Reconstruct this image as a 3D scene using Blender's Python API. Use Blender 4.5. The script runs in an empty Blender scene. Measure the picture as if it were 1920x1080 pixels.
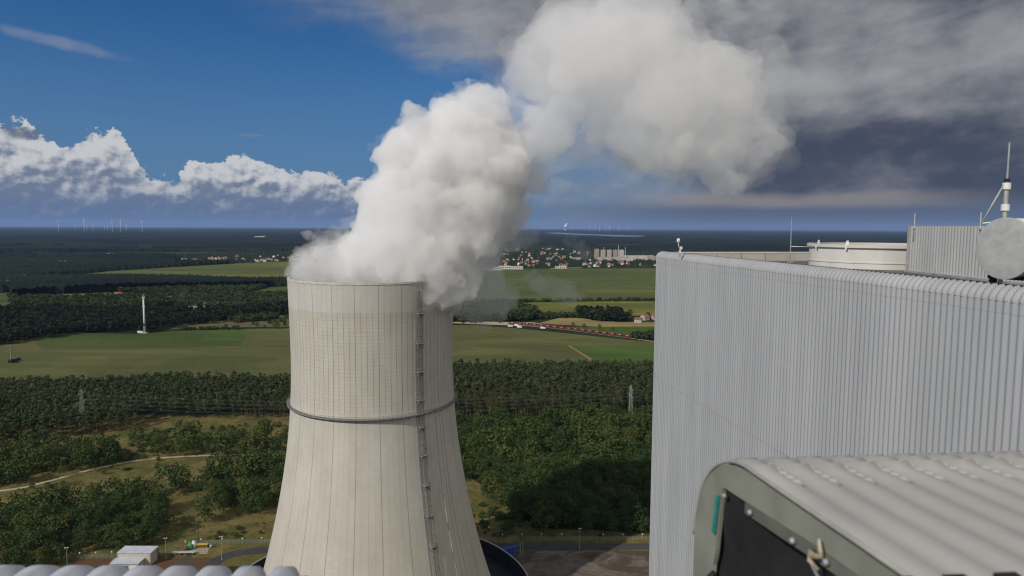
import bpy, math, random
import numpy as np
from mathutils import Matrix, Vector

PI = math.pi
SC = bpy.context.scene
COL = SC.collection
rng = np.random.default_rng(7)
random.seed(7)

# ------------------------------------------------------------------ camera
FPX = 1300.0                      # focal length in pixels of a 1920 wide frame
PITCH = math.atan(115 / FPX)
ROLL = .0047
CAMZ = 177.0
F = np.array([0, math.cos(PITCH), -math.sin(PITCH)])
R0 = np.array([1., 0, 0]); U0 = np.array([0, math.sin(PITCH), math.cos(PITCH)])
RT = math.cos(ROLL) * R0 + math.sin(ROLL) * U0
UP = math.cos(ROLL) * U0 - math.sin(ROLL) * R0
CC = np.array([0, 0, CAMZ])
cam = bpy.data.cameras.new('camera'); camo = bpy.data.objects.new('camera', cam); COL.objects.link(camo)
camo.matrix_world = Matrix(((RT[0], UP[0], -F[0], 0), (RT[1], UP[1], -F[1], 0), (RT[2], UP[2], -F[2], CAMZ), (0, 0, 0, 1)))
cam.sensor_width = 36; cam.lens = 36 * FPX / 1920
cam.clip_start = .1; cam.clip_end = 200000
cam.dof.use_dof = True; cam.dof.focus_distance = 250; cam.dof.aperture_fstop = 1.1
SC.camera = camo

def ray(px, py): return F * FPX + RT * (px - 960) - UP * (py - 540)
def G(px, py, z=0.):
    r = ray(px, py); return CC + r * ((z - CAMZ) / r[2])
def D(px, py, y):                 # point on the ray at forward distance y
    r = ray(px, py); return CC + r * (y / r[1])
def PX(w):
    d = np.asarray(w) - CC; k = d @ F
    return 960 + FPX * (d @ RT) / k, 540 - FPX * (d @ UP) / k

# ------------------------------------------------------------------ light
SUN_AZ = math.radians(46)         # sun behind the camera, this far round to the left
SUN_EL = math.radians(37)
sun = bpy.data.lights.new('sun', 'SUN'); sun.energy = 3.3; sun.angle = math.radians(.5); sun.color = (1, .93, .82)
suno = bpy.data.objects.new('sun', sun); COL.objects.link(suno)
sdir = Vector((math.sin(SUN_AZ) * math.cos(SUN_EL), math.cos(SUN_AZ) * math.cos(SUN_EL), -math.sin(SUN_EL)))
suno.rotation_euler = sdir.to_track_quat('-Z', 'Y').to_euler()
SC.view_settings.view_transform = 'Standard'; SC.view_settings.look = 'None'
SC.view_settings.exposure = 0; SC.view_settings.gamma = 1
SC.render.engine = 'CYCLES'
cy = SC.cycles
cy.use_denoising = True
cy.max_bounces = 24; cy.diffuse_bounces = 3; cy.glossy_bounces = 2; cy.transmission_bounces = 2
cy.volume_bounces = 12; cy.transparent_max_bounces = 24
cy.sample_clamp_indirect = 6
cy.use_adaptive_sampling = True
SC.cycles.filter_width = 1.2

# ------------------------------------------------------------------ node expressions
class X:
    """A node socket with arithmetic."""
    def __init__(s, t, sock): s.t, s.s = t, sock
    def _m(s, op, *a, clamp=False):
        n = s.t.nodes.new('ShaderNodeMath'); n.operation = op; n.use_clamp = clamp
        for i, v in enumerate((s,) + a):
            if isinstance(v, X): s.t.links.new(v.s, n.inputs[i])
            else: n.inputs[i].default_value = v
        return X(s.t, n.outputs[0])
    def __add__(s, o): return s._m('ADD', o)
    __radd__ = __add__
    def __mul__(s, o): return s._m('MULTIPLY', o)
    __rmul__ = __mul__
    def __sub__(s, o): return s._m('SUBTRACT', o)
    def __rsub__(s, o): return (s * -1.) + o
    def __truediv__(s, o): return s._m('DIVIDE', o)
    def __pow__(s, o): return s._m('POWER', o)
    def abs(s): return s._m('ABSOLUTE')
    def fract(s): return s._m('FRACT')
    def min(s, o): return s._m('MINIMUM', o)
    def max(s, o): return s._m('MAXIMUM', o)
    def clamp(s): return s._m('ADD', 0., clamp=True)
    def atan2(s, o): return s._m('ARCTAN2', s_(s, o))
    def ss(s, a, b):              # smoothstep, also falling when a > b
        n = s.t.nodes.new('ShaderNodeMapRange'); n.interpolation_type = 'SMOOTHSTEP'
        s.t.links.new(s.s, n.inputs[0])
        if a < b: lo, hi, p, q = a, b, 0., 1.
        else: lo, hi, p, q = b, a, 1., 0.
        for i, v in zip((1, 2, 3, 4), (lo, hi, p, q)): n.inputs[i].default_value = v
        return X(s.t, n.outputs[0])
def s_(a, b): return b
class T:
    """Short hand for building one node tree."""
    def __init__(s, tree): s.t = tree
    def n(s, typ, **kw):
        n = s.t.nodes.new(typ)
        for k, v in kw.items(): setattr(n, k, v)
        return n
    def x(s, sock): return X(s.t, sock)
    def put(s, v, sock):
        if isinstance(v, X): s.t.links.new(v.s, sock)
        elif isinstance(v, (tuple, list)) and len(v) == 3 and sock.type == 'RGBA': sock.default_value = (*v, 1)
        else: sock.default_value = v
    def coord(s, which='Object'): return s.x(s.n('ShaderNodeTexCoord').outputs[which])
    def pos(s): return s.x(s.n('ShaderNodeNewGeometry').outputs['Position'])
    def sep(s, v):
        n = s.n('ShaderNodeSeparateXYZ'); s.put(v, n.inputs[0]); return [s.x(o) for o in n.outputs]
    def vec(s, a, b, c):
        n = s.n('ShaderNodeCombineXYZ')
        for i, v in enumerate((a, b, c)): s.put(v, n.inputs[i])
        return s.x(n.outputs[0])
    def noise(s, v, scale=1., detail=4., rough=.55, dist=0.):
        n = s.n('ShaderNodeTexNoise'); s.put(v, n.inputs['Vector'])
        n.inputs['Scale'].default_value = scale; n.inputs['Detail'].default_value = detail
        n.inputs['Roughness'].default_value = rough; n.inputs['Distortion'].default_value = dist
        return s.x(n.outputs[0])
    def voro(s, v, scale=1., smooth=.6):
        n = s.n('ShaderNodeTexVoronoi', feature='SMOOTH_F1'); s.put(v, n.inputs['Vector'])
        n.inputs['Scale'].default_value = scale; n.inputs['Smoothness'].default_value = smooth
        return s.x(n.outputs[0])
    def mix(s, f, a, b, mode='MIX'):
        n = s.n('ShaderNodeMix', data_type='RGBA', blend_type=mode, clamp_factor=True)
        s.put(f, n.inputs[0]); s.put(a, n.inputs[6]); s.put(b, n.inputs[7]); return s.x(n.outputs[2])
    def scale(s, col, f):
        n = s.n('ShaderNodeVectorMath', operation='SCALE'); s.put(col, n.inputs[0]); s.put(f, n.inputs['Scale']); return s.x(n.outputs[0])
    def curve(s, v, pts, lo, hi):  # piecewise curve over [lo, hi]
        n = s.n('ShaderNodeFloatCurve'); c = n.mapping.curves[0]
        m = (v - lo) / (hi - lo); s.put(m, n.inputs['Value'])
        pts = [((a - lo) / (hi - lo), b) for a, b in pts]
        c.points[0].location = pts[0]; c.points[1].location = pts[-1]
        for p in pts[1:-1]: c.points.new(*p)
        n.mapping.update(); return s.x(n.outputs[0])

def material(name, build=None, color=(.5, .5, .5), rough=.7, metal=0., spec=.3):
    m = bpy.data.materials.new(name); m.use_nodes = True
    t = T(m.node_tree); b = m.node_tree.nodes['Principled BSDF']
    b.inputs['Roughness'].default_value = rough; b.inputs['Metallic'].default_value = metal
    b.inputs['Specular IOR Level'].default_value = spec
    b.inputs['Base Color'].default_value = (*color, 1)
    if build:
        c = build(t, b)
        if c is not None: t.put(c, b.inputs['Base Color'])
    return m
def bump(t, b, h, strength=.5, dist=.1):
    n = t.n('ShaderNodeBump'); n.inputs['Strength'].default_value = strength; n.inputs['Distance'].default_value = dist
    t.put(h, n.inputs['Height']); t.t.links.new(n.outputs[0], b.inputs['Normal'])
def mottled(name, c1, c2, scale=.5, rough=.7, detail=5., spec=.3, metal=0., stretch=(1, 1, 1), coord='Object'):
    def f(t, b):
        x, y, z = t.sep(t.coord(coord) if coord != 'pos' else t.pos())
        n = t.noise(t.vec(x * stretch[0], y * stretch[1], z * stretch[2]), scale, detail)
        return t.mix(n.ss(.3, .7), c1, c2)
    return material(name, f, rough=rough, spec=spec, metal=metal)

# ------------------------------------------------------------------ sky
world = bpy.data.worlds.new('World'); SC.world = world; world.use_nodes = True
def build_sky():
    nt = world.node_tree; t = T(nt); bg = nt.nodes['Background']
    bg.inputs['Strength'].default_value = .1
    sky = t.n('ShaderNodeTexSky'); sky.sky_type = 'NISHITA'; sky.sun_disc = False
    sky.sun_elevation = SUN_EL; sky.sun_rotation = PI + SUN_AZ; sky.altitude = 200
    sky.air_density = 1.; sky.dust_density = .6; sky.ozone_density = 2.5
    d = t.coord('Generated'); x, y, z = t.sep(d)
    az = X(nt, x._m('ARCTAN2', y).s); hz = (x * x + y * y)._m('SQRT'); el = z._m('ARCTAN2', hz)
    nis = t.x(sky.outputs[0])
    base = t.mix(1., nis, (.150, .40, .66), 'MULTIPLY')
    # towards the horizon the clear sky pales
    col = t.mix(el.ss(.30, -.02) * .85, base, (1.05, 1.95, 3.5))
    K = 10.
    def C(r, g, b): return (r * K, g * K, b * K)
    v = t.vec(az, el, z * 0.)
    # ---- cumulus along the horizon
    puff = t.voro(t.vec(az, el * 1.15, z * 0.), 34, .35)
    puff2 = t.voro(t.vec(az + 3.1, el * 1.1, z * 0.), 85, .3)
    nz = t.noise(v, 26, 7, .62)
    bil = (t.noise(t.vec(az + nz * .01, el * 1.2, z * 0. + 3.), 48, 4, .55) - .5).abs() * 2. + (t.noise(t.vec(az, el * 1.2, z * 0. + 8.), 120, 3, .5) - .5).abs()
    pts = [(-1.2, .10), (-.64, .128), (-.59, .122), (-.565, .108), (-.545, .126), (-.52, .128), (-.50, .106), (-.478, .078), (-.455, .078), (-.44, .086),
           (-.405, .098), (-.37, .108), (-.345, .104), (-.32, .090), (-.29, .092), (-.26, .085), (-.20, .072), (-.1, .07), (.03, .088), (.10, .072), (.2, .085), (.27, .09), (.4, .06), (1.2, .06)]
    top = t.curve(az, pts, -1.2, 1.2)
    edge = top - .007 - el + (nz - .5) * .036 - (puff - .3) * .022 - (puff2 - .3) * .011 - (bil - .25) * .022
    m1 = edge.ss(0., .0048) * (top + .010 - el).ss(0., .006) * el.ss(-.02, .012)
    # relief of the heaps, lit from the upper left
    def heap(a, e): return t.noise(t.vec(a, e * 1.1, z * 0.), 24, 7, .58) - t.voro(t.vec(a, e * 1.15, z * 0.), 34, .5) * .26 - t.voro(t.vec(a + 3.1, e * 1.1, z * 0.), 85, .4) * .12
    rel = heap(az, el) - heap(az - .004, el + .006)
    band = t.noise(t.vec(az * .5, el * 3.2, z * 0. + 6.), 17, 5, .6) - .5
    lit = (el / top.max(.02)).ss(.2, .95) * .80 + rel * 3.0 + band * .9 - (bil - .25) * .55 + .05
    cc = t.mix(lit.ss(.0, .95), C(.155, .20, .285), C(.56, .57, .59))
    cc = t.mix(el.ss(.062, .0) * .95, cc, C(.088, .148, .278))
    wl = az.ss(.42, -.2) * .55 + az.ss(-.08, -.2) * .45
    col = t.mix(m1 * wl, col, cc)
    # ---- broken overcast to the right: a line rising to the upper left
    w = t.noise(v, 5, 6, .6)
    w2 = t.noise(t.vec(az * .55 + el * .9, el * 2.6 - az * .35, z * 0. + 4.), 9, 7, .58, .35)
    gap = el - .182 - (-.018 - az) * .28
    ov = (gap + (w - .5) * .12 + (w2 - .5) * .11).ss(-.012, .075) * az.ss(-.44, -.22)
    right = (az + (w - .5) * .12 - (el * -.35)).ss(.12, .36) * (el + (w - .5) * .03).ss(.012, .034)
    ov = ov.max(right)
    s1 = t.noise(t.vec(az * .5 + el * 1.3, el * 2.4 - az * .7, z * 0. + 9.), 5.5, 8, .55, .5)
    s2 = t.noise(t.vec(az * .9, el * 2.2, z * 0. + 2.), 14, 6, .6, .3)
    Lc = t.curve(el + (w - .5) * .07 - (az - .5) * .10, [(-.1, .14), (.04, .12), (.085, .10), (.115, .26), (.15, .52), (.19, .60), (.235, .50), (.28, .36), (.5, .34)], -.1, .5)
    kr = az.ss(.12, .36); br = Lc * kr + (1. - kr) * .62 + (s1 - .5) * .95 + (s2 - .5) * .32 + (w - .5) * .9 + (t.noise(t.vec(az + w2 * .05, el * 1.5, z * 0. + 17.), 11, 5, .55) - .5) * .75
    oc = t.mix(br.ss(.0, .95), C(.050, .062, .096), C(.335, .338, .348))
    oc = t.mix(az.ss(.12, -.30) * .55, oc, C(.205, .245, .325))
    # unseen cloud right of and behind the camera, brightened to fill shaded sides
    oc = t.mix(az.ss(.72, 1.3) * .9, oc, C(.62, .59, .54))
    veil = az.ss(-.06, .10) * el.ss(.19, .09) * (t.noise(t.vec(az, el * 2.5, z * 0. + 12.), 9, 6, .6)).ss(.25, .6)
    col = t.mix(veil * .85, col, C(.165, .215, .30))
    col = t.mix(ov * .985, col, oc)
    back = (y * -1.).ss(-.1, .45) * (w * .6 + .55).clamp() * el.ss(-.02, .08)
    col = t.mix(back * .75, col, C(.60, .575, .53))  # bright cloud added out of view behind the camera as fill light
    # ---- warm strip and grey-blue under the dark cloud
    strip = (el - .036 + (w2 - .5) * .022).abs().ss(.015, .002) * az.ss(.12, .3) * az.ss(.66, .45)
    low = el.ss(.046, .022) * az.ss(-.05, .3)
    col = t.mix(low * .9, col, C(.078, .105, .160))
    col = t.mix(strip * .62, col, C(.30, .26, .235))
    # ---- small stray clouds in the blue
    def stray(cx, cy, rx, ry, tilt, c, k):
        a = (az - cx) * math.cos(tilt) + (el - cy) * math.sin(tilt); b = (el - cy) * math.cos(tilt) - (az - cx) * math.sin(tilt)
        q = (a * a * (1 / rx ** 2) + b * b * (1 / ry ** 2)) + (w2 - .5) * 3.2 + (nz - .5) * 3.4
        return q.ss(1.25, -.5) * k, c
    for s in ((-.575, .212, .075, .0075, -.13, C(.22, .26, .37), .6), (-.603, .106, .030, .008, -.05, C(.13, .155, .215), .95),
              (-.36, .119, .02, .002, 0., C(.16, .22, .34), .6), (-.245, .113, .022, .0022, 0., C(.14, .2, .33), .4)):
        f, c = stray(*s); col = t.mix(f, col, c)
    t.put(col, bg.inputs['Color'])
build_sky()

# ------------------------------------------------------------------ mesh and object helpers
class MB:
    def __init__(s): s.v = []; s.f = []; s.m = []
    def add(s, vs, fs, mi=0):
        o = len(s.v); s.v.extend([tuple(map(float, p)) for p in vs]); s.f.extend([tuple(i + o for i in q) for q in fs]); s.m.extend([mi] * len(fs))
    def box(s, c, size, rot=0., mi=0, taper=1.):
        x, y, z = (k / 2 for k in size); ca, sa = math.cos(rot), math.sin(rot); vs = []
        for k in (-1, 1):
            f = 1 if k < 0 else taper
            for a, b in ((-1, -1), (1, -1), (1, 1), (-1, 1)):
                vs.append((c[0] + a * x * f * ca - b * y * f * sa, c[1] + a * x * f * sa + b * y * f * ca, c[2] + k * z))
        s.add(vs, [(3, 2, 1, 0), (4, 5, 6, 7), (0, 1, 5, 4), (1, 2, 6, 5), (2, 3, 7, 6), (3, 0, 4, 7)], mi)
    def hexa(s, p, mi=0): s.add(p, [(3, 2, 1, 0), (4, 5, 6, 7), (0, 1, 5, 4), (1, 2, 6, 5), (2, 3, 7, 6), (3, 0, 4, 7)], mi)
    def tube(s, pts, r, n=6, mi=0, closed=False, caps=True):
        pts = [Vector(p) for p in pts]; rs = r if isinstance(r, (list, tuple)) else [r] * len(pts)
        vs, fs = [], []; L = len(pts); ref = None
        for i, p in enumerate(pts):
            if closed: d = pts[(i + 1) % L] - pts[i - 1]
            else: d = pts[min(i + 1, L - 1)] - pts[max(i - 1, 0)]
            d.normalize()
            if ref is None: ref = Vector((0, 0, 1)) if abs(d.z) < .9 else Vector((1, 0, 0))
            a = d.cross(ref).normalized(); b = a.cross(d).normalized(); ref = b
            for k in range(n):
                q = 2 * PI * k / n; vs.append(p + (a * math.cos(q) + b * math.sin(q)) * rs[i])
        for i in range(L if closed else L - 1):
            j = (i + 1) % L
            for k in range(n): fs.append((i * n + k, i * n + (k + 1) % n, j * n + (k + 1) % n, j * n + k))
        if caps and not closed: fs += [tuple(range(n))[::-1], tuple((L - 1) * n + k for k in range(n))]
        s.add(vs, fs, mi)
    def lathe(s, prof, n=48, c=(0, 0, 0), mi=0, closed=False):
        vs = [(c[0] + r * math.cos(2 * PI * k / n), c[1] + r * math.sin(2 * PI * k / n), c[2] + z) for r, z in prof for k in range(n)]
        L = len(prof); fs = []
        for i in range(L if closed else L - 1):
            j = (i + 1) % L
            for k in range(n): fs.append((i * n + k, i * n + (k + 1) % n, j * n + (k + 1) % n, j * n + k))
        s.add(vs, fs, mi)
    def build(s, name, mats, parent=None, smooth=False, loc=None, auto=None):
        me = bpy.data.meshes.new(name); me.from_pydata(s.v, [], s.f)
        return link(name, me, mats, parent, smooth, s.m, loc, auto)
def link(name, me, mats, parent=None, smooth=False, mi=None, loc=None, auto=None):
    for m in (mats if isinstance(mats, (list, tuple)) else [mats]): me.materials.append(m)
    if mi is not None and any(mi): me.polygons.foreach_set('material_index', np.array(mi, 'i4'))
    if smooth: me.polygons.foreach_set('use_smooth', np.ones(len(me.polygons), '?'))
    if auto is not None and smooth: me.set_sharp_from_angle(angle=auto)
    me.update()
    o = bpy.data.objects.new(name, me); COL.objects.link(o)
    if loc is not None: o.location = loc
    if parent is not None: o.parent = parent
    return o
def np_mesh(name, v, f, tint=None):
    v = np.asarray(v, 'f4'); f = np.asarray(f, 'i4'); k = f.shape[1]
    me = bpy.data.meshes.new(name)
    me.vertices.add(len(v)); me.vertices.foreach_set('co', v.ravel())
    me.loops.add(f.size); me.loops.foreach_set('vertex_index', f.ravel())
    me.polygons.add(len(f)); me.polygons.foreach_set('loop_start', np.arange(0, f.size, k, dtype='i4'))
    if tint is not None:
        a = me.attributes.new('tint', 'FLOAT', 'POINT'); a.data.foreach_set('value', np.asarray(tint, 'f4'))
    me.update(calc_edges=True); return me
def tag(o, label=None, cat=None, group=None, kind=None):
    if label: o['label'] = label
    if cat: o['category'] = cat
    if group: o['group'] = group
    if kind: o['kind'] = kind
    return o
def empty(name, loc=(0, 0, 0), rz=0., label=None, cat=None, group=None):
    o = bpy.data.objects.new(name, None); COL.objects.link(o); o.location = loc; o.rotation_euler = (0, 0, rz)
    return tag(o, label, cat, group)
def copy_tree(o, parent=None):
    c = o.copy(); COL.objects.link(c)
    if parent is not None: c.parent = parent
    for ch in [k for k in bpy.data.objects if k.parent == o]: copy_tree(ch, c)
    return c
def inpoly(p, poly):
    x, y = p[:, 0], p[:, 1]; r = np.zeros(len(p), bool); n = len(poly)
    for i in range(n):
        (x1, y1), (x2, y2) = poly[i], poly[i - 1]
        c = (y1 > y) != (y2 > y)
        with np.errstate(divide='ignore', invalid='ignore'): r ^= c & (x < (x2 - x1) * (y - y1) / (y2 - y1 + 1e-12) + x1)
    return r
def gp(poly): return [tuple(G(*p)[:2]) for p in poly]
def sheet(name, poly, mat, z, world=False, kind='structure', dens=1):
    pts = poly if world else gp(poly)
    mb = MB(); mb.add([(x, y, z) for x, y in pts], [tuple(range(len(pts)))])
    o = mb.build(name, mat); tag(o, kind=kind)
    if o.data.polygons[0].normal.z < 0: o.data.flip_normals()
    return o
def ribbon(name, pts, w, mat, z, kind='structure'):
    P = np.array(pts, float); mb = MB(); vs = []
    # resample smoothly (Catmull-Rom)
    Q = []
    for i in range(len(P) - 1):
        p0, p1, p2, p3 = P[max(i - 1, 0)], P[i], P[i + 1], P[min(i + 2, len(P) - 1)]
        for k in range(6):
            u = k / 6; Q.append(.5 * (2 * p1 + (p2 - p0) * u + (2 * p0 - 5 * p1 + 4 * p2 - p3) * u * u + (3 * p1 - p0 - 3 * p2 + p3) * u ** 3))
    Q.append(P[-1]); Q = np.array(Q)
    for i in range(len(Q)):
        d = Q[min(i + 1, len(Q) - 1)] - Q[max(i - 1, 0)]; d /= np.linalg.norm(d); nrm = np.array([-d[1], d[0]]) * w / 2
        vs += [(*(Q[i] - nrm), z), (*(Q[i] + nrm), z)]
    mb.add(vs, [(2 * i, 2 * i + 2, 2 * i + 3, 2 * i + 1) for i in range(len(Q) - 1)])
    return tag(mb.build(name, mat), kind=kind)


# ------------------------------------------------------------------ cooling tower
TAZ = math.radians(-11.41); TD = 313.
TX, TY = TD * math.sin(TAZ), TD * math.cos(TAZ)
PROF = [(9., 54.2), (20.4, 50.45), (25.9, 48.8), (34., 46.9), (43.5, 44.6), (54., 42.2), (64.7, 40.1), (78., 38.1), (92.7, 36.5), (100, 35.95), (112, 35.5), (124, 35.4), (136, 35.55), (145, 35.75), (154.4, 36.05)]
def tower_r(z):
    zs = [p[0] for p in PROF]; return float(np.interp(z, zs, [p[1] for p in PROF]))
def smooth_prof():
    zs = np.array([p[0] for p in PROF]); rs = np.array([p[1] for p in PROF]); c = np.polyfit(zs, rs, 5)
    z = np.linspace(9, 154.4, 60); return [(float(np.polyval(c, k)), float(k)) for k in z], c
SP, SPC = smooth_prof()
tower_r = lambda z: float(np.polyval(SPC, z))

def concrete(t, b):
    x, y, z = t.sep(t.coord('Object'))
    ang = X(t.t, y._m('ARCTAN2', x).s) * (1 / (2 * PI))
    up = z.ss(101.5, 103.) ; band = z.ss(142., 143.4)
    wob = t.noise(t.vec(ang * 60., z * .02, 0.), 1., 3)
    col = t.mix(t.noise(t.vec(ang * 30., z * .05, 0.), 1., 6, .6).ss(.3, .72), (.455, .43, .378), (.52, .50, .455))
    # lower shell: faint brown-green flow marks
    flow = t.noise(t.vec(ang * 90., z * .012, 3.), 1., 5, .65)
    col = t.mix(flow.ss(.48, .75) * z.ss(100., 20.) * .55, col, (.40, .365, .29))
    col = t.mix(flow.ss(.45, .7) * up * .40, col, (.45, .44, .42))
    col = t.mix(band * .55, col, (.52, .51, .49))
    col = t.mix(t.noise(t.vec(ang * 70., z * .03, 11.), 1., 5, .7).ss(.5, .8) * z.ss(120., 154.) * .35, col, (.33, .30, .23))
    col = t.mix(t.noise(t.vec(ang * 14., z * .05, 21.), 1., 6, .65).ss(.45, .7) * .22, col, (.36, .34, .29))
    col = t.mix(z.ss(80., 15.) * .22, col, (.33, .30, .24))
    def line(freq, width, off=0.):
        f = (ang * freq + off).fract(); d = (f - .5).abs() * 2.        # 1 at the cell border
        return d.ss(1. - width, 1. - width * .25)
    l1 = line(96., .13); l2 = line(24., .045); l3 = line(192., .12, .25)
    brown = up * (1. - band)
    streak = t.noise(t.vec(ang * 400., z * .06, 7.), 1., 3).ss(.25, .75)
    col = t.mix(l1 * (brown * .60 + .24) * (streak * .6 + .5), col, (.17, .14, .095))
    col = t.mix(l3 * brown * .45 * streak, col, (.24, .20, .13))
    col = t.mix(l2 * .5, col, (.12, .115, .105))
    h = (z * (1 / 1.5)).fract(); hl = ((h - .5).abs() * 2.).ss(.80, .97)
    hn = t.noise(t.vec(ang * 24., z * .67, 1.), 1., 2).ss(.3, .7)
    col = t.mix(hl * (brown * .26 + (1. - band) * .10) * (hn * .9 + .2), col, (.20, .185, .15))
    # every lift of every formwork panel cured a little differently
    vv = t.n('ShaderNodeTexWhiteNoise', noise_dimensions='2D')
    t.put(t.vec((ang * 96.)._m('FLOOR'), (z * (1 / 1.5))._m('FLOOR'), 0.), vv.inputs['Vector'])
    col = t.mix(t.x(vv.outputs[0]) * .10, col, (.30, .29, .26))
    grime = (z.ss(150.6, 154.4) * .25) + (z.ss(143.4, 142.) * z.ss(136., 142.) * .2)
    col = t.mix(grime * wob, col, (.30, .27, .2))
    bump(t, b, hl * -.4 - l2, .3, .08)
    return col
M_conc = material('weathered concrete', concrete, rough=.9, spec=.15)
M_galv = mottled('galvanised steel', (.30, .31, .31), (.42, .43, .43), 1.3, .5, metal=.3)
M_steel_mid = mottled('stained galvanised steel', (.15, .15, .145), (.24, .235, .225), 1.2, .6)
M_steel_dark = mottled('dark weathered steel', (.11, .11, .105), (.19, .185, .17), 1.2, .65)
M_rim = mottled('rim concrete', (.42, .41, .38), (.55, .54, .5), .4, .85)
M_inner = mottled('wet inner concrete', (.10, .10, .095), (.17, .17, .16), .2, .5)
def build_tower():
    t = empty('cooling_tower', (TX, TY, 0), label='huge pale concrete cooling tower pouring out white steam', cat='cooling tower')
    mb = MB(); mb.lathe(SP + [(SP[-1][0] - .55, 154.4)] + [(r - .5, z) for r, z in SP[::-1]], 192, closed=True)
    sh = mb.build('shell', M_conc, t, True, auto=math.radians(40))
    mb = MB(); r = SP[-1][0]; mb.lathe([(r + .16, 153.9), (r + .16, 154.75), (r - .75, 154.75), (r - .75, 153.9)], 192, closed=True)
    mb.build('rim', M_rim, t, True, auto=math.radians(40))
    # raking columns under the shell
    mb = MB()
    for k in range(40):
        a0 = 2 * PI * k / 40
        for s in (-1, 1):
            a1 = a0 + s * PI / 40
            mb.tube([(57.2 * math.cos(a0), 57.2 * math.sin(a0), -.2), (54.0 * math.cos(a1), 54.0 * math.sin(a1), 9.3)], .55, 6)
    mb.build('raking_column', M_conc, t)
    # ring walkway
    zg = 100.2; r = tower_r(zg)
    g = MB(); g.lathe([(r - .05, zg - .35), (r + 1.55, zg - .35), (r + 1.55, zg), (r - .05, zg)], 128, closed=True)
    for k in range(64):
        a = 2 * PI * k / 64; c, s = math.cos(a), math.sin(a)
        g.tube([((r + 1.4) * c, (r + 1.4) * s, zg - .3), (r * c, r * s, zg - 1.6)], .1, 4)
    gw = g.build('ring_walkway', M_steel_mid, t)
    g = MB()
    for h in (.55, 1.1): g.tube([((r + 1.5) * math.cos(2 * PI * k / 128), (r + 1.5) * math.sin(2 * PI * k / 128), zg + h) for k in range(128)], .055, 5, closed=True)
    for k in range(128):
        a = 2 * PI * k / 128; g.box(((r + 1.5) * math.cos(a), (r + 1.5) * math.sin(a), zg + .55), (.08, .08, 1.1), a)
    g.build('railing', M_steel_dark, gw)
    # caged ladder with landings on the side towards the camera
    face = math.atan2(-TY, -TX); a = face + math.radians(31)
    def P(z, off, side=0.):
        rr = tower_r(z) + off; b = a + side / rr
        return Vector((rr * math.cos(b), rr * math.sin(b), z))
    zl = [141.5, 129.2, 117.4, 105.6, 94.5, 82.8, 70.6, 58.4, 46.2, 34., 21.8]
    lad = MB()
    tops = [150.] + zl; 
    for i in range(len(tops) - 1):
        z1, z0 = tops[i] + 1., tops[i + 1]; sd = .75 if i % 2 else -.75
        zz = np.linspace(z0, z1, 8)
        for e in (-.32, .32): lad.tube([P(z, .85, sd + e) for z in zz], .07, 4)
        for z in np.arange(z0, z1, .6): lad.tube([P(z, .85, sd - .32), P(z, .85, sd + .32)], .03, 4)
        for z in np.arange(z0 + 2.2, z1, 1.2):
            lad.tube([P(z, .85 + .85 * math.sin(q), sd + .45 * math.cos(q)) for q in np.linspace(0, PI, 6)], .05, 4)
        for q in (.6, 1.57, 2.5): lad.tube([P(z, .85 + .85 * math.sin(q), sd + .45 * math.cos(q)) for z in np.linspace(z0 + 2.2, z1, 6)], .045, 4)
    lad.build('caged_ladder', M_steel_dark, t)
    for z in zl:
        p = MB()
        def q(off, side, dz=0.): return P(z, off * .95, side * .9) + Vector((0, 0, dz))
        p.hexa([q(-.1, -1.7), q(1.9, -1.7), q(1.9, 1.7), q(-.1, 1.7), q(-.1, -1.7, .15), q(1.9, -1.7, .15), q(1.9, 1.7, .15), q(-.1, 1.7, .15)])
        for s in (-1.6, 1.6): p.tube([q(1.8, s), q(.05, s, -2.3)], .1, 4); p.tube([q(1.1, s), q(1.1, s, -1.2)], .08, 4)
        lo = p.build('landing', M_galv, t)
        p = MB()
        pts = [(0, -1.65), (1.85, -1.65), (1.85, 0), (1.85, 1.65), (0, 1.65)]
        for h in (.6, 1.15): p.tube([q(o, s, h) for o, s in pts], .06, 4)
        for o, s in pts[1:-1] + [(.9, -1.65), (.9, 1.65), (1.85, .8), (1.85, -.8)]: p.tube([q(o, s, .1), q(o, s, 1.15)], .055, 4)
        p.build('handrail', M_steel_mid, lo)
    tr = MB(); zz = np.linspace(14, 148, 60)
    for e in (-.95, .95): tr.tube([P(z, .25, e) for z in zz], .09, 5)
    for z in np.arange(15, 147, 3.): tr.tube([P(z, .25, -.95), P(z, .25, .95)], .05, 4)
    tr.build('ladder_frame', M_steel_dark, t)
    for s in (-2.2, 2.25, 9.3, 14.6):   # lightning conductors and pipes clipped to the shell
        c = MB(); z1 = 138 if abs(s) < 3 else 97; zz = np.linspace(12, z1, 40); k = s / 40.
        c.tube([Vector(((tower_r(z) + .14) * math.cos(a + k * (1 if s > 3 else 1)), (tower_r(z) + .14) * math.sin(a + k), z)) for z in zz], .11 if abs(s) < 3 else .13, 5)
        c.build('conduit', M_rim if s > 3 else M_galv, t)
build_tower()
def build_basin():
    R, H = 72., 8.
    t = empty('noise_wall', (TX, TY, 0), label='dark circular noise wall with pale coping round the foot of the cooling tower', cat='wall')
    mb = MB(); mb.lathe([(R - .15, -.1), (R + .15, -.1), (R + .15, H), (R - .15, H)], 120, closed=True)
    mb.build('panel', M_noise, t)
    mb = MB(); mb.lathe([(R - .3, H + .003), (R + .35, H + .003), (R + .35, H + .4), (R - .3, H + .4)], 120, closed=True)
    mb.build('coping', M_galv, t)
    p = MB()
    for k in range(48):
        a = 2 * PI * k / 48; p.box(((R + .42) * math.cos(a), (R + .42) * math.sin(a), H / 2), (.4, .35, H), a)
    p.build('wall_post', M_galv, t)
M_noise = mottled('shadowed wall panel', (.018, .019, .021), (.03, .031, .034), .2, .8)  # near black colour takes in the shadow on the ring's inner face
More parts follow.
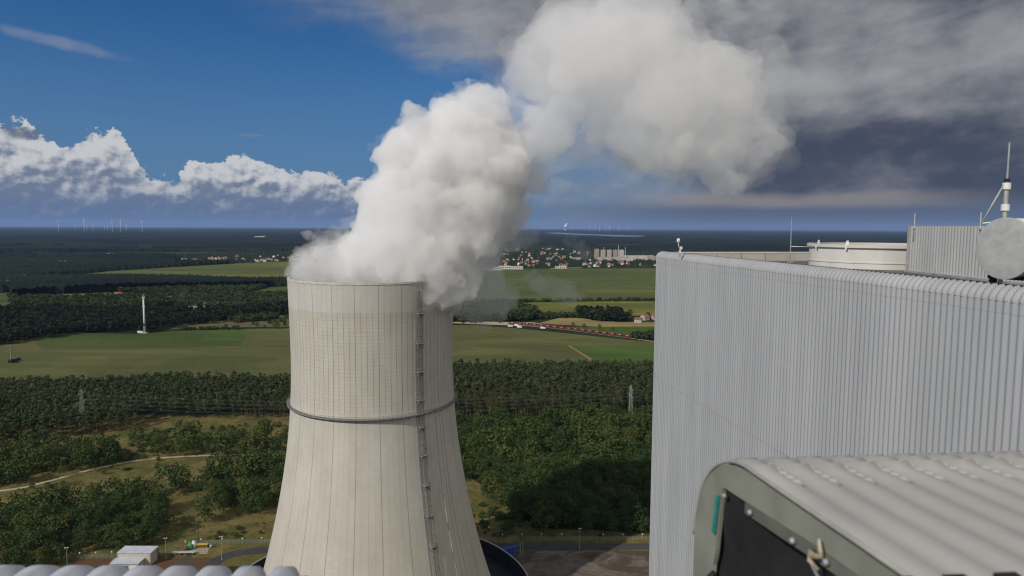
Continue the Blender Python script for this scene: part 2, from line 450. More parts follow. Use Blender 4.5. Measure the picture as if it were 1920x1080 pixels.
build_basin()
sheet('basin_floor', [(TX + 71.7 * math.cos(a), TY + 71.7 * math.sin(a)) for a in np.linspace(0, 2 * PI, 64, endpoint=False)], M_noise, .25, world=True)

# ------------------------------------------------------------------ profiled metal sheets
def corrugated(name, path, nrm, axis, length, pitch, amp, mat, parent, origin=(0, 0, 0), crown=.52, flank=.12, phase=0., crimp=None):
    """path, nrm: 3D points and outward normals across the sheet; the trapezoid profile runs along axis."""
    path = np.array(path, float); nrm = np.array(nrm, float); ax = np.array(axis, float)
    n = int(length / pitch); br = [(0., 0.), (flank, 1.), (crown + flank, 1.), (crown + 2 * flank, 0.)]
    u = []; h = []
    for k in range(n + 1):
        for q, e in br:
            s = (k + q) * pitch
            if s <= length: u.append(s); h.append(e)
    u = np.array(u); h = np.array(h); J, I = len(path), len(u)
    cr = np.zeros(J) if crimp is None else np.array(crimp)
    V = origin + path[:, None, :] + ax * u[None, :, None] + nrm[:, None, :] * (h[None, :] * amp * (1 + cr[:, None]))[:, :, None]
    idx = np.arange(J * I).reshape(J, I)
    Fq = np.stack([idx[:-1, :-1], idx[:-1, 1:], idx[1:, 1:], idx[1:, :-1]], -1).reshape(-1, 4)
    o = link(name, np_mesh(name, V.reshape(-1, 3), Fq), mat, parent); return o
def arc(c, r1, r2, a0, a1, n): return [(c[0] + r1 * math.cos(a), c[1] + r2 * math.sin(a)) for a in np.linspace(a0, a1, n)]
def prof3(p2, din, zero=(0, 0)):
    """2D profile (s, z) -> 3D path with normals; s runs along the horizontal direction din."""
    p = np.array(p2, float); d = np.gradient(p, axis=0); d /= np.linalg.norm(d, axis=1)[:, None]
    n2 = np.stack([-d[:, 1], d[:, 0]], 1)
    P3 = np.stack([p[:, 0] * din[0], p[:, 0] * din[1], p[:, 1]], 1); N3 = np.stack([n2[:, 0] * din[0], n2[:, 0] * din[1], n2[:, 1]], 1)
    return P3, N3

def cladding(t, b):
    x, y, z = t.sep(t.pos())
    n = t.noise(t.vec(x * .5, y * .5, z * .06), 1.2, 5, .6)
    st = t.noise(t.vec(x * 3., y * 3., z * .02), 2., 3)
    c = t.mix(n.ss(.3, .7), (.31, .324, .345), (.36, .374, .395))
    c = t.mix(st.ss(.5, .8) * .35, c, (.26, .27, .285))
    c = t.mix((t.noise(t.vec((x + y * 3.) * .4, y * .1, z * .004), 1., 2)).ss(.5, .56) * .10, c, (.22, .22, .225))
    lap = ((z * (1 / 11.7)).fract() - .5).abs() * 2.; c = t.mix(lap.ss(.994, .998) * .4, c, (.17, .17, .17))
    seam = ((z - 173.9).abs().ss(.03, .012)) * .55
    c = t.mix(seam, c, (.25, .24, .23))
    return c
M_clad = material('silver grey cladding', cladding, rough=.6, spec=.2, metal=.0)
M_roof = mottled('grey roof membrane', (.09, .092, .095), (.15, .15, .15), .6, .8)
M_beige = mottled('beige inner cladding', (.40, .37, .33), (.47, .44, .40), .5, .6)
M_white = mottled('white painted metal', (.60, .60, .59), (.72, .72, .70), .8, .5)
M_tank = mottled('pale grey painted tank', (.50, .49, .47), (.60, .59, .56), .5, .55, stretch=(1, 1, .3))
M_rust = material('rusty white paint', lambda t, b: t.mix(t.noise(t.coord('Object'), .7, 6, .65).ss(.60, .74) * .8, (.52, .50, .47), (.34, .21, .12)), rough=.7)
M_pipe = mottled('dull aluminium', (.40, .38, .35), (.52, .50, .47), 1.5, .45, metal=.4)
M_black = mottled('black rubber and shade', (.012, .012, .013), (.028, .028, .03), 1.5, .75)
ROOFZ = 174.05
def build_boiler_house():
    b = empty('boiler_house', (0, 0, 0), label='tall grey boiler house with ribbed metal cladding and a rounded roof edge', cat='building')
    zc = 174.8; A = G(1242, 473.5, zc); B = G(1920, 543, zc)
    w = (A - B); w[2] = 0; w /= np.linalg.norm(w); out = np.array([-w[1], w[0], 0.])        # out: to the left
    if out[0] > 0: out = -out
    inn = -out
    r = .5; A[2] = 0.; near = A - w * 54
    p2 = [(-r, 0.), (-r, 60.), (-r, 120), (-r, 170.), (-r, zc - r)] + arc((0, zc - r), r, r, PI, PI / 2, 22)[1:] + [(.35, zc), (.36, zc - .6)]
    P3, N3 = prof3(p2, inn[:2])
    N3[:5] = [out] * 5
    # small crimps where the sheet is bent
    cr = np.zeros(len(p2)); cr[6:25:2] = 1.1; cr[-3:] = 0
    corrugated('ribbed_cladding', P3, N3, w, 54., .333, .068, M_clad, b, origin=near, crimp=cr, crown=.37, flank=.11)
    end = near + w * 54.
    e2 = end + inn * 44; n2 = near + inn * 44
    k = lambda p, z: (p[0], p[1], z)
    mb = MB(); mb.add([k(near + inn * .36, ROOFZ), k(end + inn * .36, ROOFZ), k(e2, ROOFZ), k(n2, ROOFZ)], [(3, 2, 1, 0)]); mb.build('roof_deck', M_roof, b)
    mb = MB(); mb.add([k(end - inn * r, 0), k(e2, 0), k(e2, zc - .1), k(end, zc - .1), k(end - inn * r, zc - r)], [(0, 1, 2, 3, 4)]); 
    mb.add([k(e2, 0), k(n2, 0), k(n2, ROOFZ), k(e2, ROOFZ)], [(0, 1, 2, 3)]); mb.add([k(near, 0), k(n2, 0), k(n2, ROOFZ), k(near, ROOFZ)], [(0, 1, 2, 3)])
    mb.build('end_wall', M_clad, b)
    pi = MB(); a = end + inn * .37 - w * .35
    pi.hexa([k(a, ROOFZ + .01), k(a + inn * 43, ROOFZ + .01), k(a + inn * 43 + w * .3, ROOFZ + .01), k(a + w * .3, ROOFZ + .01), k(a, zc - .02), k(a + inn * 43, zc - .02), k(a + inn * 43 + w * .3, zc - .02), k(a + w * .3, zc - .02)])
    pi.build('far_parapet', M_beige, b)
    cp = MB(); a = a - w * .04
    cp.hexa([k(a, zc - .017), k(a + inn * 43, zc - .017), k(a + inn * 43 + w * .42, zc - .017), k(a + w * .42, zc - .017), k(a, zc + .05), k(a + inn * 43, zc + .05), k(a + inn * 43 + w * .42, zc + .05), k(a + w * .42, zc + .05)])
    cp.build('parapet_coping', M_white, b)
    for s in np.arange(2.2, 18, 2.3):
        pj = MB(); q = a + inn * s - w * .0; pj.box((q[0], q[1], ROOFZ + .34), (.06, .04, .66), math.atan2(inn[1], inn[0])); pj.build('parapet_joint', M_pipe, b)
    # gutter behind the near cap, coloured black for the shadow lying in it
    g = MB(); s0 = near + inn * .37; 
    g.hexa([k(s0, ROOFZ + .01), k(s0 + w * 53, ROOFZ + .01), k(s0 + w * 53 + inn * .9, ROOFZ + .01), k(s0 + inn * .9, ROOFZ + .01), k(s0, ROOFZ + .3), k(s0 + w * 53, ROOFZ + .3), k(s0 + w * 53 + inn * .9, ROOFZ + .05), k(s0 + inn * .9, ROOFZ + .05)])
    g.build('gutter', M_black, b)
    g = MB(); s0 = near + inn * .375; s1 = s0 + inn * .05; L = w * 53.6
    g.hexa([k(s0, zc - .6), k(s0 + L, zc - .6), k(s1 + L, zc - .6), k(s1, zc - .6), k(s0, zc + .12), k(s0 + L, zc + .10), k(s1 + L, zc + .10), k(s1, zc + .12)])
    g.build('edge_shade_strip', M_black, b)  # black upstand added to draw the shadow line behind the cap
    return w, inn
BW, BI = build_boiler_house()

def build_roof_items():
    # round vent with flange
    dep = 54.; rr = 4.95; c = D(1647, 462, dep); c[1] += 0
    ztop = D(1600, 461.5, dep - 4.7)[2]
    t = empty('round_vent', (c[0], c[1], ROOFZ), label='wide round pale metal vent ring with a bolted flange on the boiler house roof', cat='vent')
    h = ztop - ROOFZ
    mb = MB(); mb.lathe([(rr, .0), (rr, h - .16), (rr - .1, h - .16), (rr - .1, .0)], 72, closed=True)
    mb.lathe([(rr + .002, .42), (rr + .05, .42), (rr + .05, .5), (rr + .002, .5)], 72, closed=True)
    mb.build('drum_wall', M_tank, t, True, auto=.6)
    mb = MB(); mb.lathe([(rr - .12, h - .155), (rr + .18, h - .155), (rr + .18, h + .06), (rr - .12, h + .06)], 72, closed=True); mb.build('flange', M_rust, t, True, auto=.6)
    mb = MB(); mb.lathe([(0.01, .06), (rr - .11, .06)], 48); mb.build('vent_floor', M_black, t)
    fa = math.atan2(-c[1], -c[0])
    for px in (1535, 1589):
        aa = fa + np.linspace(-1.5, 1.5, 400); a = float(aa[np.argmin([abs(PX((c[0] + rr * math.cos(q), c[1] + rr * math.sin(q), ztop))[0] - px) for q in aa])])
        m = MB(); m.box((rr * math.cos(a), rr * math.sin(a), h + .16), (.06, .22, .22), a); m.box((rr * math.cos(a), rr * math.sin(a), h + .31), (.06, .16, .10), a)
        m.box(((rr + .21) * math.cos(a), (rr + .21) * math.sin(a), h - .12), (.05, .12, .36), a)
        m.build('lifting_lug', M_white, t)
    # ribbed metal enclosure
    a = G(1704, 510, ROOFZ); e = G(1850, 526.5, ROOFZ); d = e - a; L = np.linalg.norm(d[:2]); d /= L; out = np.array([d[1], -d[0], 0]);
    if out[0] > 0: out = -out
    t = empty('ribbed_enclosure', (0, 0, 0), label='box of upright corrugated grey sheet on the roof beside the white drum', cat='enclosure')
    H = D(1702, 424, a[1])[2] - ROOFZ
    P3 = [(0, 0, .12), (0, 0, H * .5), (0, 0, H)]; corrugated('ribbed_side', P3, [out] * 3, d, L + 4, .29, .06, M_clad2, t, origin=(a[0], a[1], ROOFZ), crown=.42, flank=.1)
    mb = MB(); q = np.array([a[0], a[1], ROOFZ]) - out * .03; dn = d * (L + 4); bk = -out * 3.2; hh = np.array([0, 0, H - .02])
    mb.hexa([q, q + bk, q + bk + dn, q + dn, q + hh, q + bk + hh, q + bk + dn + hh, q + dn + hh]); mb.build('enclosure_body', M_pipe, t)
    mb = MB(); q = np.array([a[0], a[1], ROOFZ]) + out * .08 - d * .06; mb.box((q[0], q[1], ROOFZ + H / 2), (.16, .16, H), math.atan2(d[1], d[0])); mb.build('corner_trim', M_pipe, t)
    mb = MB(); q = np.array([a[0], a[1], ROOFZ]) + out * .12 + d * (L / 2 + 1.9); mb.box((q[0], q[1], ROOFZ + .06), (L + 4, .3, .12), math.atan2(d[1], d[0])); mb.build('base_rail', M_galv, t)
    # drum silencer
    c = D(1882.5, 466, 29.); az = math.radians(254); n = np.array([math.sin(az), math.cos(az), 0.]); R = 1.26
    t = empty('exhaust_drum', (c[0], c[1], ROOFZ), label='big pale cylinder lying on the boiler house roof with a round end plate', cat='drum')
    side = np.array([-n[1], n[0], 0]); upv = np.array([0, 0, 1.]); cz = c[2] - ROOFZ
    def ring(rad, s, k=64): return [n * s + side * rad * math.cos(q) + upv * (cz + rad * math.sin(q)) for q in np.linspace(0, 2 * PI, k, endpoint=False)]
    def cyl(m, prof, k=64):
        vs = []; fs = []
        for rad, s in prof: vs += ring(rad, s, k)
        for i in range(len(prof) - 1):
            for j in range(k): fs.append((i * k + j, i * k + (j + 1) % k, (i + 1) * k + (j + 1) % k, (i + 1) * k + j))
        m.add(vs, fs)
    m = MB(); cyl(m, [(R, -.04), (R, -3.), (R, -6.)]); m.build('drum_body', M_white, t, True)
    m = MB(); cyl(m, [(.01, .02), (R * .5, .025), (R - .05, .02), (R + .03, .0), (R + .03, -.1), (R, -.1)]); m.build('end_plate', M_plate, t, True, auto=.5)
    m = MB(); cyl(m, [(R + .005, -3.02), (R + .04, -3.02), (R + .04, -3.1), (R + .005, -3.1)]); m.build('band', M_galv, t)
    for s in (-.5, -3.2):
        m = MB()
        for e in (-.8, .8): p = n * s + side * e; m.box((p[0], p[1], (cz - .9) / 2), (.28, .22, cz - .9 + .1), az)
        m.box((n * s)[:2].tolist() + [cz - R + .02], (1.9, .3, .14), math.atan2(side[1], side[0])); m.build('saddle', M_black, t)
    # telescopic mast with stay
    d0 = 31.; base = D(1882, 430, d0); top = D(1883.5, 267, d0); j1 = D(1882.6, 349, d0); j2 = D(1882.4, 389, d0); tp = D(1882.8, 340, d0)
    t = empty('antenna_mast', (base[0], base[1], ROOFZ), label='thick stepped antenna mast with white collars behind the white drum', cat='mast')
    z = lambda p: p[2] - ROOFZ
    m = MB(); m.tube([(0, 0, 0), (0, 0, z(tp))], .095, 12); m.build('lower_tube', M_pipe, t, True, auto=.6)
    m = MB(); m.tube([(0, 0, z(tp) + .003), (0, 0, z(top))], [.045, .035], 8); m.build('whip', M_galv, t, True, auto=.6)
    for j in (j1, j2): m = MB(); m.tube([(0, 0, z(j) - .14), (0, 0, z(j) + .14)], .17, 12); m.build('collar', M_white, t, True, auto=.6)
    m = MB(); m.tube([(0, 0, z(tp) - .03), (0, 0, z(tp) + .12)], .12, 10); m.build('cap', M_black, t)
    ft = D(1840, 419, d0) ; f = (ft[0] - base[0], ft[1] - base[1], ft[2] - ROOFZ)
    m = MB(); m.tube([(-.05, 0, z(tp)), f], .04, 6); m.build('stay', M_galv, t, True)
    m = MB(); m.tube([f, (0, 0, z(tp) - 1.75)], .035, 6); m.build('spreader', M_white, t, True)
    # short lightning rods
    for px, y0, y1, d0, lab in ((1714.3, 400, 424, 41., 'short lightning rod on the tower end of the ribbed enclosure'), (1838, 398, 424, 34., 'short lightning rod beside the foot of the mast stay')):
        b0 = D(px, y1 + 1, d0); t0 = D(px, y0, d0); m = MB(); m.tube([(0, 0, -.9), (0, 0, t0[2] - b0[2])], .03, 6); m.tube([(0, 0, -.2), (0, 0, 0.05)], .05, 6)
        tag(m.build('lightning_rod', M_galv, None, True, loc=b0), lab, 'lightning rod', 'lightning rods on the roof')
    d0 = 47.; b0 = G(1481.3, 492, ROOFZ); d0 = b0[1]; t0 = D(1483.3, 407, d0)
    t = empty('lightning_rod', (b0[0], b0[1], ROOFZ), label='tall thin lightning rod standing left of the round vent with a cross bar', cat='lightning rod', group='lightning rods on the roof')
    m = MB(); hz = t0[2] - ROOFZ; m.tube([(0, 0, 0), (0, 0, hz * .5), (0, 0, hz)], [.05, .04, .025], 8); m.box((0, 0, .04), (.4, .4, .08)); m.build('rod', M_galv, t, True, auto=.6)
    e = D(1522, 463, d0); m = MB(); m.tube([(0, 0, e[2] - ROOFZ + .03), (e[0] - b0[0], 0, e[2] - ROOFZ)], .04, 6); m.build('cross_bar', M_rust, t, True)
    # warning light on the far corner
    b0 = D(1275, 473, 55.); 
    t = empty('warning_light', (b0[0], b0[1], 174.78), label='small warning light on a bent pole at the far corner of the ribbed wall', cat='light')
    m = MB(); m.tube([(0, 0, -.1), (0, 0, .65)], .05, 6); m.tube([(0, 0, .5), (-.12, 0, .75), (-.15, 0, 1.05)], .04, 6); m.build('bent_pole', M_rust, t, True)
    m = MB(); m.tube([(-.15, 0, 1.02), (-.15, 0, 1.1), (-.15, 0, 1.32), (-.15, 0, 1.36)], [.09, .13, .12, .05], 10); m.build('lamp_housing', M_white, t, True)
    m = MB(); m.box((.08, 0, .6), (.16, .16, .22)); m.build('junction_box', M_white, t); m = MB(); m.box((0, 0, .28), (.16, .14, .2)); m.build('junction_box', M_white, t)
M_clad2 = mottled('galvanised ribbed sheet', (.36, .37, .375), (.44, .44, .43), .9, .5, metal=.2, stretch=(1, 1, .2), coord='pos')
def plate_mat(t, b):
    x, y, z = t.sep(t.coord('Object')); n = t.noise(t.vec(x, y, z), 2.2, 6, .6); s = t.noise(t.vec(x * 3., y * 3., z * .6), 2., 4)
    c = t.mix(n.ss(.3, .7), (.34, .35, .35), (.42, .425, .42)); return t.mix(s.ss(.55, .8) * .4, c, (.27, .265, .25))
M_plate = material('dull round plate', plate_mat, rough=.5, spec=.35)
build_roof_items()

# ------------------------------------------------------------------ own roof edge in the foreground
M_cap = mottled('off white profiled sheet', (.335, .33, .315), (.39, .385, .37), .9, .5, spec=.4, coord='pos')
M_blue = mottled('blue grey profiled sheet', (.40, .43, .48), (.48, .50, .55), 1.2, .45, spec=.4, coord='pos')
M_end = mottled('green grey end plate', (.185, .195, .16), (.25, .255, .212), 1.6, .55, coord='pos')
M_trim = mottled('weathered edge trim', (.27, .27, .25), (.36, .36, .34), 2., .5, coord='pos')
M_teal = mottled('teal sealing strip', (.03, .22, .20), (.05, .28, .25), 6, .5)
M_rag = mottled('dirty cloth', (.45, .40, .30), (.25, .19, .12), 14, .9)
M_wall = mottled('grey wall panel', (.30, .31, .32), (.36, .37, .38), .2, .6)
def build_own_roof():
    b = empty('roof_edge_building', (0, 0, 0), label='near building whose rounded profiled metal roof edges cross the bottom of the photo', cat='building')
    z0 = CAMZ
    mb = MB(); mb.box((12, -16, (z0 - 6) / 2), (46, 36, z0 - 6)); mb.build('building_body', M_wall, b)
    # right hand cap
    az = math.radians(-5.); h = np.array([math.sin(az), math.cos(az)]); axv = np.array([math.cos(az), -math.sin(az), 0.])
    org = np.array([2.80, 0., z0 - .03])   # plate plane passes here
    p2 = [(7.75, -173.), (7.75, -60), (7.75, -8.), (7.75, -3.5)] + arc((6.3, -3.5), 1.45, 1.25, 0, PI / 2, 26)[1:] + [(5.4, -2.2), (4.6, -2.15), (3.7, -2.1)]
    P3, N3 = prof3(p2, h); 
    N3 = -N3; cr = np.zeros(len(p2)); cr[15:29:2] = 1.6
    corrugated('profiled_cap', P3, N3, axv, 9., .333, .022, M_cap, b, origin=org + axv * .06, crimp=cr, crown=.42, flank=.12, phase=0)
    for k in range(26):      # rows of small crimps where each rib bends over the edge
        m = MB(); vs = []
        for q in range(49):
            s = 6.66 - .77 * q / 48; zz = float(np.interp(s, [5.4, 6.3] + [6.3 + 1.45 * math.sin(v) for v in (.1, .2, .3, .4)], [-2.2, -2.25] + [-3.5 + 1.25 * math.cos(v) for v in (.1, .2, .3, .4)]))
            up = .016 + .022 * max(0., math.sin(2 * PI * 6 * q / 48)) ** .7; c = org + np.array([h[0] * s, h[1] * s, zz]) + axv * (.06 + .20 + k * .333)
            vs += [c - axv * .034 + np.array([0, 0, .012]), c - axv * .02 + np.array([0, 0, up]), c + axv * .02 + np.array([0, 0, up]), c + axv * .034 + np.array([0, 0, .012])]
        m.add(vs, [(4 * q + e, 4 * q + e + 1, 4 * q + e + 5, 4 * q + e + 4) for q in range(48) for e in range(3)])
        m.build('crimp_row', M_cap, b)
    # edge trim and end plate
    tr = MB(); pts = [org + P3[i] + N3[i] * .02 for i in range(3, len(p2))]; tr.tube(pts, .02, 8); tr.build('edge_trim', M_trim, b, True)
    outer = [(7.74, -173.), (7.74, -3.5)] + arc((6.3, -3.5), 1.44, 1.24, 0, PI / 2, 20)[1:] + [(5.4, -2.21), (3.7, -2.11)]
    inner = [(7.2, -173.), (7.16, -3.56)] + [(7.1 - .14 * k / 8, -3.4 + .77 * k / 8) for k in range(8)] + [(6.96, -2.63), (6.3, -2.55), (5.6, -2.46), (5.1, -2.39)] + [(4.63 - .2 * k, -2.33 - .004 * k) for k in range(1, 5)] + [(3.7, -2.28)]
    def res(p, n):
        p = np.array(p); d = np.r_[0, np.cumsum(np.linalg.norm(np.diff(p, axis=0), axis=1))]; return d
    # strip between outer and inner, matched by arc length from the arch start
    no, ni = outer[1:], inner[1:]
    def rs(p, n):
        p = np.array(p); d = np.r_[0, np.cumsum(np.linalg.norm(np.diff(p, axis=0), axis=1))]; u = np.linspace(0, d[-1], n); return np.stack([np.interp(u, d, p[:, 0]), np.interp(u, d, p[:, 1])], 1)
    N = 60; o_ = np.r_[[outer[0]], rs(no, N)]; i_ = np.r_[[inner[0]], rs(ni, N)]
    k3 = lambda p, off: org + np.array([h[0] * p[0], h[1] * p[0], p[1]]) + axv * off
    m = MB(); vs = []
    for a, c in zip(o_, i_): vs += [k3(a, -.012), k3(c, -.012), k3(a, .03), k3(c, .03)]
    fs = []
    for i in range(len(o_) - 1):
        a = 4 * i; c = a + 4; fs += [(a, a + 1, c + 1, c), (a + 2, c + 2, c + 3, a + 3), (a + 1, a + 3, c + 3, c + 1)]
    m.add(vs, fs); m.build('end_plate', M_end, b)
    # folded lip with rivets along the inner edge
    m = MB(); ii = i_[22:]
    vs = []
    for c in ii: vs += [k3(c, -.02), k3((c[0] - .0, c[1] - .11), -.02), k3(c, .0), k3((c[0], c[1] - .11), .0)]
    m.add(vs, [f for i in range(len(ii) - 1) for f in ((4 * i, 4 * i + 1, 4 * i + 5, 4 * i + 4), (4 * i + 1, 4 * i + 3, 4 * i + 7, 4 * i + 5), (4 * i + 2, 4 * i + 6, 4 * i + 7, 4 * i + 3))]); lp = m.build('folded_lip', M_lip, b)
    for q in ((6.85, -2.68), (6.25, -2.60), (5.45, -2.50), (4.95, -2.43)):
        m = MB(); c = k3(q, -.03); m.tube([c, c - axv * .03], [.035, .02], 8); m.build('rivet', M_galv, lp, True)
    # rubber membrane behind the plate
    m = MB(); gx = np.linspace(3.3, 7.25, 40); gz = np.linspace(-6., -2.3, 36); vs = []
    for x in gx:
        for z in gz:
            bul = .10 + .05 * math.sin(x * 3.1 + z * 1.3) + .04 * math.sin(z * 4.7 - x * 1.9)
            vs.append(k3((x, min(z, -2.42 - (x - 5) * .05)), bul))
    m.add(vs, [(i * 36 + j, i * 36 + j + 1, i * 36 + j + 37, i * 36 + j + 36) for i in range(39) for j in range(35)]); m.build('rubber_membrane', M_black, b, True)
    m = MB(); q = [k3((7.16, -3.5), -.03), k3((7.12, -3.15), -.06), k3((7.05, -2.9), -.03)]; 
    m = MB(); m.tube([k3((7.12, -3.62), -.02), k3((7.18, -3.9), -.10), k3((7.12, -4.4), -.02)], [.02, .12, .03], 8); m.build('membrane_fold', M_black, b, True)
    m = MB()
    for u0, u1 in (((7.0, -2.74), (7.08, -3.18)), ): 
        a, c = k3(u0, -.025), k3(u1, -.025); w = np.array([h[0], h[1], 0]) * .05
        m.hexa([a, a + w, c + w, c, a - axv * .03, a + w - axv * .03, c + w - axv * .03, c - axv * .03])
    m.build('sealing_strip', M_teal, b)
    # black foam fillers standing at the near edge of the cap
    for k in range(9):
        m = MB(); c0 = -.22 + k * .333; a = 3.98; zt = -2.055; zb = -2.4
        def q(u, z, s): return org + np.array([h[0] * (a + s), h[1] * (a + s), z]) + axv * (c0 + u)
        m.hexa([q(0, zb, 0), q(.26, zb, 0), q(.26, zb, .05), q(0, zb, .05), q(.05, zt, 0), q(.19, zt, 0), q(.19, zt, .05), q(.05, zt, .05)])
        m.build('foam_filler', M_black, b)
    # left hand cap, lower
    az2 = math.radians(0.); ax2 = np.array([math.cos(az2), -math.sin(az2), 0.]); h2 = np.array([math.sin(az2), math.cos(az2)])
    e = D(570, 1064, 6.3); zl = e[2]
    p2 = [(.42, -zl + 4), (.42, -60.), (.42, -.4)] + arc((0, -.4), .42, .40, 0, PI / 2, 14)[1:] + [(-.6, .0), (-1.4, -.02), (-1.4, -1.2)]
    P3, N3 = prof3(p2, h2); N3 = -N3; L = 7.
    corrugated('profiled_cap', P3, N3, ax2, L, .333, .085, M_blue, b, origin=e - ax2 * L - np.array([h2[0], h2[1], 0]) * .1 - np.array([0, 0, .085]), crown=.40, flank=.16)
    # knotted rag on a hook
    c = lambda x, z, o=-.06: k3((x, z), o)
    rg = empty('knotted_rag', tuple(c(5.0, -2.4)), label='dirty beige rag knotted round a thin rod at the end plate of the roof edge', cat='rag')
    rel = lambda v: np.asarray(v) - c(5.0, -2.4)
    m = MB(); m.tube([rel(c(5.02, -2.28)), rel(c(4.99, -2.33, -.07)), rel(c(4.98, -2.40, -.05)), rel(c(5.05, -2.43, -.09)), rel(c(5.11, -2.42, -.06)), rel(c(5.10, -2.49, -.08)), rel(c(5.01, -2.52, -.06))], [.010, .018, .02, .028, .028, .022, .012], 8); m.build('cloth', M_rag, rg, True)
    m = MB(); m.tube([rel(c(5.1, -2.53)), rel(c(4.7, -2.72)), rel(c(4.45, -2.95))], .013, 6); m.build('rod', M_galv, rg, True)
M_lip = mottled('weathered grey lip', (.11, .11, .10), (.17, .17, .15), 1.5, .6, coord='pos')
build_own_roof()

# ------------------------------------------------------------------ ground, fields, water
def ground_mat(t, b):
    x, y, z = t.sep(t.pos())
    big = t.noise(t.vec(x * .00035, y * .0009, 0.), 1., 6, .6); mid = t.noise(t.vec(x * .004, y * .009, 2.), 1., 5, .6); sm = t.noise(t.vec(x * .05, y * .05, 5.), 1., 5, .65)
    c = t.mix(mid.ss(.35, .65), (.014, .024, .012), (.028, .040, .017))
    c = t.mix(big.ss(.56, .62) * y.ss(1800., 3000.), c, (.075, .090, .035))
    c = t.mix(sm.ss(.4, .75) * .5, c, (.02, .028, .012))
    return c
M_ground = material('woodland ground', ground_mat, rough=.95, spec=.05)
GE = 60000.
mb = MB(); mb.add([(-GE * .9, -3000, 0), (GE * .9, -3000, 0), (GE * .9, GE, 0), (-GE * .9, GE, 0)], [(0, 1, 2, 3)]); tag(mb.build('ground', M_ground), kind='structure')

def field_mat(name, a, b_, c_, sx=.004, sy=.03, k=.6):
    def f(t, b):
        x, y, z = t.sep(t.pos())
        n = t.noise(t.vec(x * sx, y * sy, 0.), 1., 6, .6, .4); n2 = t.noise(t.vec(x * sx * .35, y * sy * .25, 3.), 1., 4, .55); n3 = t.noise(t.vec(x * .08, y * .22, 1.), 1., 4, .7)
        pt = t.noise(t.vec(x * .0045, y * .009, 7.), 1., 5, .6, .8); col = t.mix(n.ss(.3, .7), a, b_); col = t.mix(pt.ss(.5, .62) * .45, col, tuple(q * .62 for q in a)); col = t.mix(pt.ss(.46, .36) * .45, col, tuple(q * 1.35 for q in b_)); col = t.mix(n2.ss(.45, .62) * k, col, c_); col = t.mix(n3.ss(.35, .75) * .3, col, tuple(q * .6 for q in a))
        rows = ((x * .9 + y * .42) * (1 / 24.)).fract(); rl = ((rows - .5).abs() * 2.).ss(.9, .98)     # tramlines
        return t.mix(rl * .16, col, tuple(q * .55 for q in a))
    return material(name, f, rough=.95, spec=.05)
M_olive = field_mat('olive stubble field', (.078, .094, .034), (.112, .115, .044), (.128, .110, .050))
M_green = field_mat('green crop field', (.056, .084, .024), (.076, .100, .030), (.078, .090, .033))
M_brightg = field_mat('bright green crop field', (.056, .102, .022), (.075, .12, .030), (.088, .115, .038), .006, .04)
M_yelg = field_mat('yellow green field', (.118, .130, .032), (.170, .162, .040), (.088, .102, .034), .003, .02)
M_hay = field_mat('mown hay field', (.25, .19, .085), (.31, .245, .115), (.16, .14, .055), .01, .05)
M_sand = field_mat('pale sand', (.42, .36, .26), (.48, .42, .32), (.30, .26, .18))
M_fgreen = field_mat('dull green field', (.082, .104, .032), (.118, .126, .040), (.058, .078, .028), .002, .03, .8)
FIELDS = [
 ('field', M_olive, .30, [(-250, 660), (20, 640), (130, 624), (260, 627), (330, 621), (470, 617), (700, 612), (700, 730), (-250, 760)]),
 ('field', M_green, .42, [(60, 634), (130, 625), (260, 628), (330, 622), (462, 618), (452, 648), (330, 653), (80, 657)]),
 ('field', M_brightg, .52, [(392, 620), (463, 618), (452, 640), (372, 644)]),
 ('field', M_olive, .35, [(318, 618), (345, 607), (430, 599), (510, 592), (560, 588), (700, 585), (700, 611), (440, 614)]),
 ('field', M_yelg, .5, [(60, 524), (200, 509), (360, 499), (440, 494), (560, 490), (760, 487), (760, 528), (545, 530), (450, 529), (250, 525)]),
 ('field', M_fgreen, .8, [(80, 521.5), (210, 509), (370, 500), (470, 499.5), (560, 502), (700, 504), (700, 515), (430, 514), (240, 519)]),
 ('field', M_yelg, .4, [(105, 552), (205, 549), (218, 559), (118, 562)]),
 ('field', M_green, .4, [(478, 546), (510, 538), (570, 534), (640, 534), (640, 548), (520, 549)]),
 ('field', M_brightg, .5, [(50, 489.5), (62, 486), (96, 485), (90, 488.5)]),
 ('field', M_brightg, .4, [(322, 568), (350, 560), (352, 567), (328, 571)]),
 ('field', M_green, .4, [(-60, 552), (20, 548), (22, 572), (-60, 580)]),
 ('field', M_olive, .30, [(700, 612), (880, 610), (960, 615), (1060, 625), (1180, 638), (1330, 646), (1330, 710), (700, 710)]),
 ('field', M_brightg, .42, [(1064, 649), (1330, 645), (1330, 700), (1112, 678)]),
 ('field', M_brightg, .40, [(1035, 614), (1130, 612), (1330, 606), (1330, 640), (1185, 630), (1090, 617)]),
 ('field', M_hay, .50, [(1012, 606), (1050, 596), (1090, 597), (1135, 603), (1330, 606), (1330, 612), (1130, 613), (1040, 609)]),
 ('field', M_yelg, .40, [(700, 570), (1000, 567), (1330, 563), (1330, 595), (1240, 592), (1010, 594), (900, 594)]),
 ('field', M_fgreen, .50, [(640, 511), (905, 507), (1050, 504), (1330, 503), (1330, 562), (960, 565), (700, 567)]),
 ('field', M_sand, 1.5, [(468, 443.6), (500, 442.2), (530, 443.2), (522, 444.6), (478, 444.8)]),
 ('field', M_sand, 1.5, [(402, 443.2), (450, 441.9), (452, 442.6), (410, 443.8)]),
 ('field', M_hay, 1.0, [(1030, 503), (1090, 501.5), (1092, 503), (1036, 504.5)]),
 ('field', M_yelg, 1.5, [(1605, 448.8), (1660, 448.2), (1664, 449.8), (1610, 450.4)]),
]
for nm, m, z, poly in FIELDS: sheet(nm, poly, m, z)
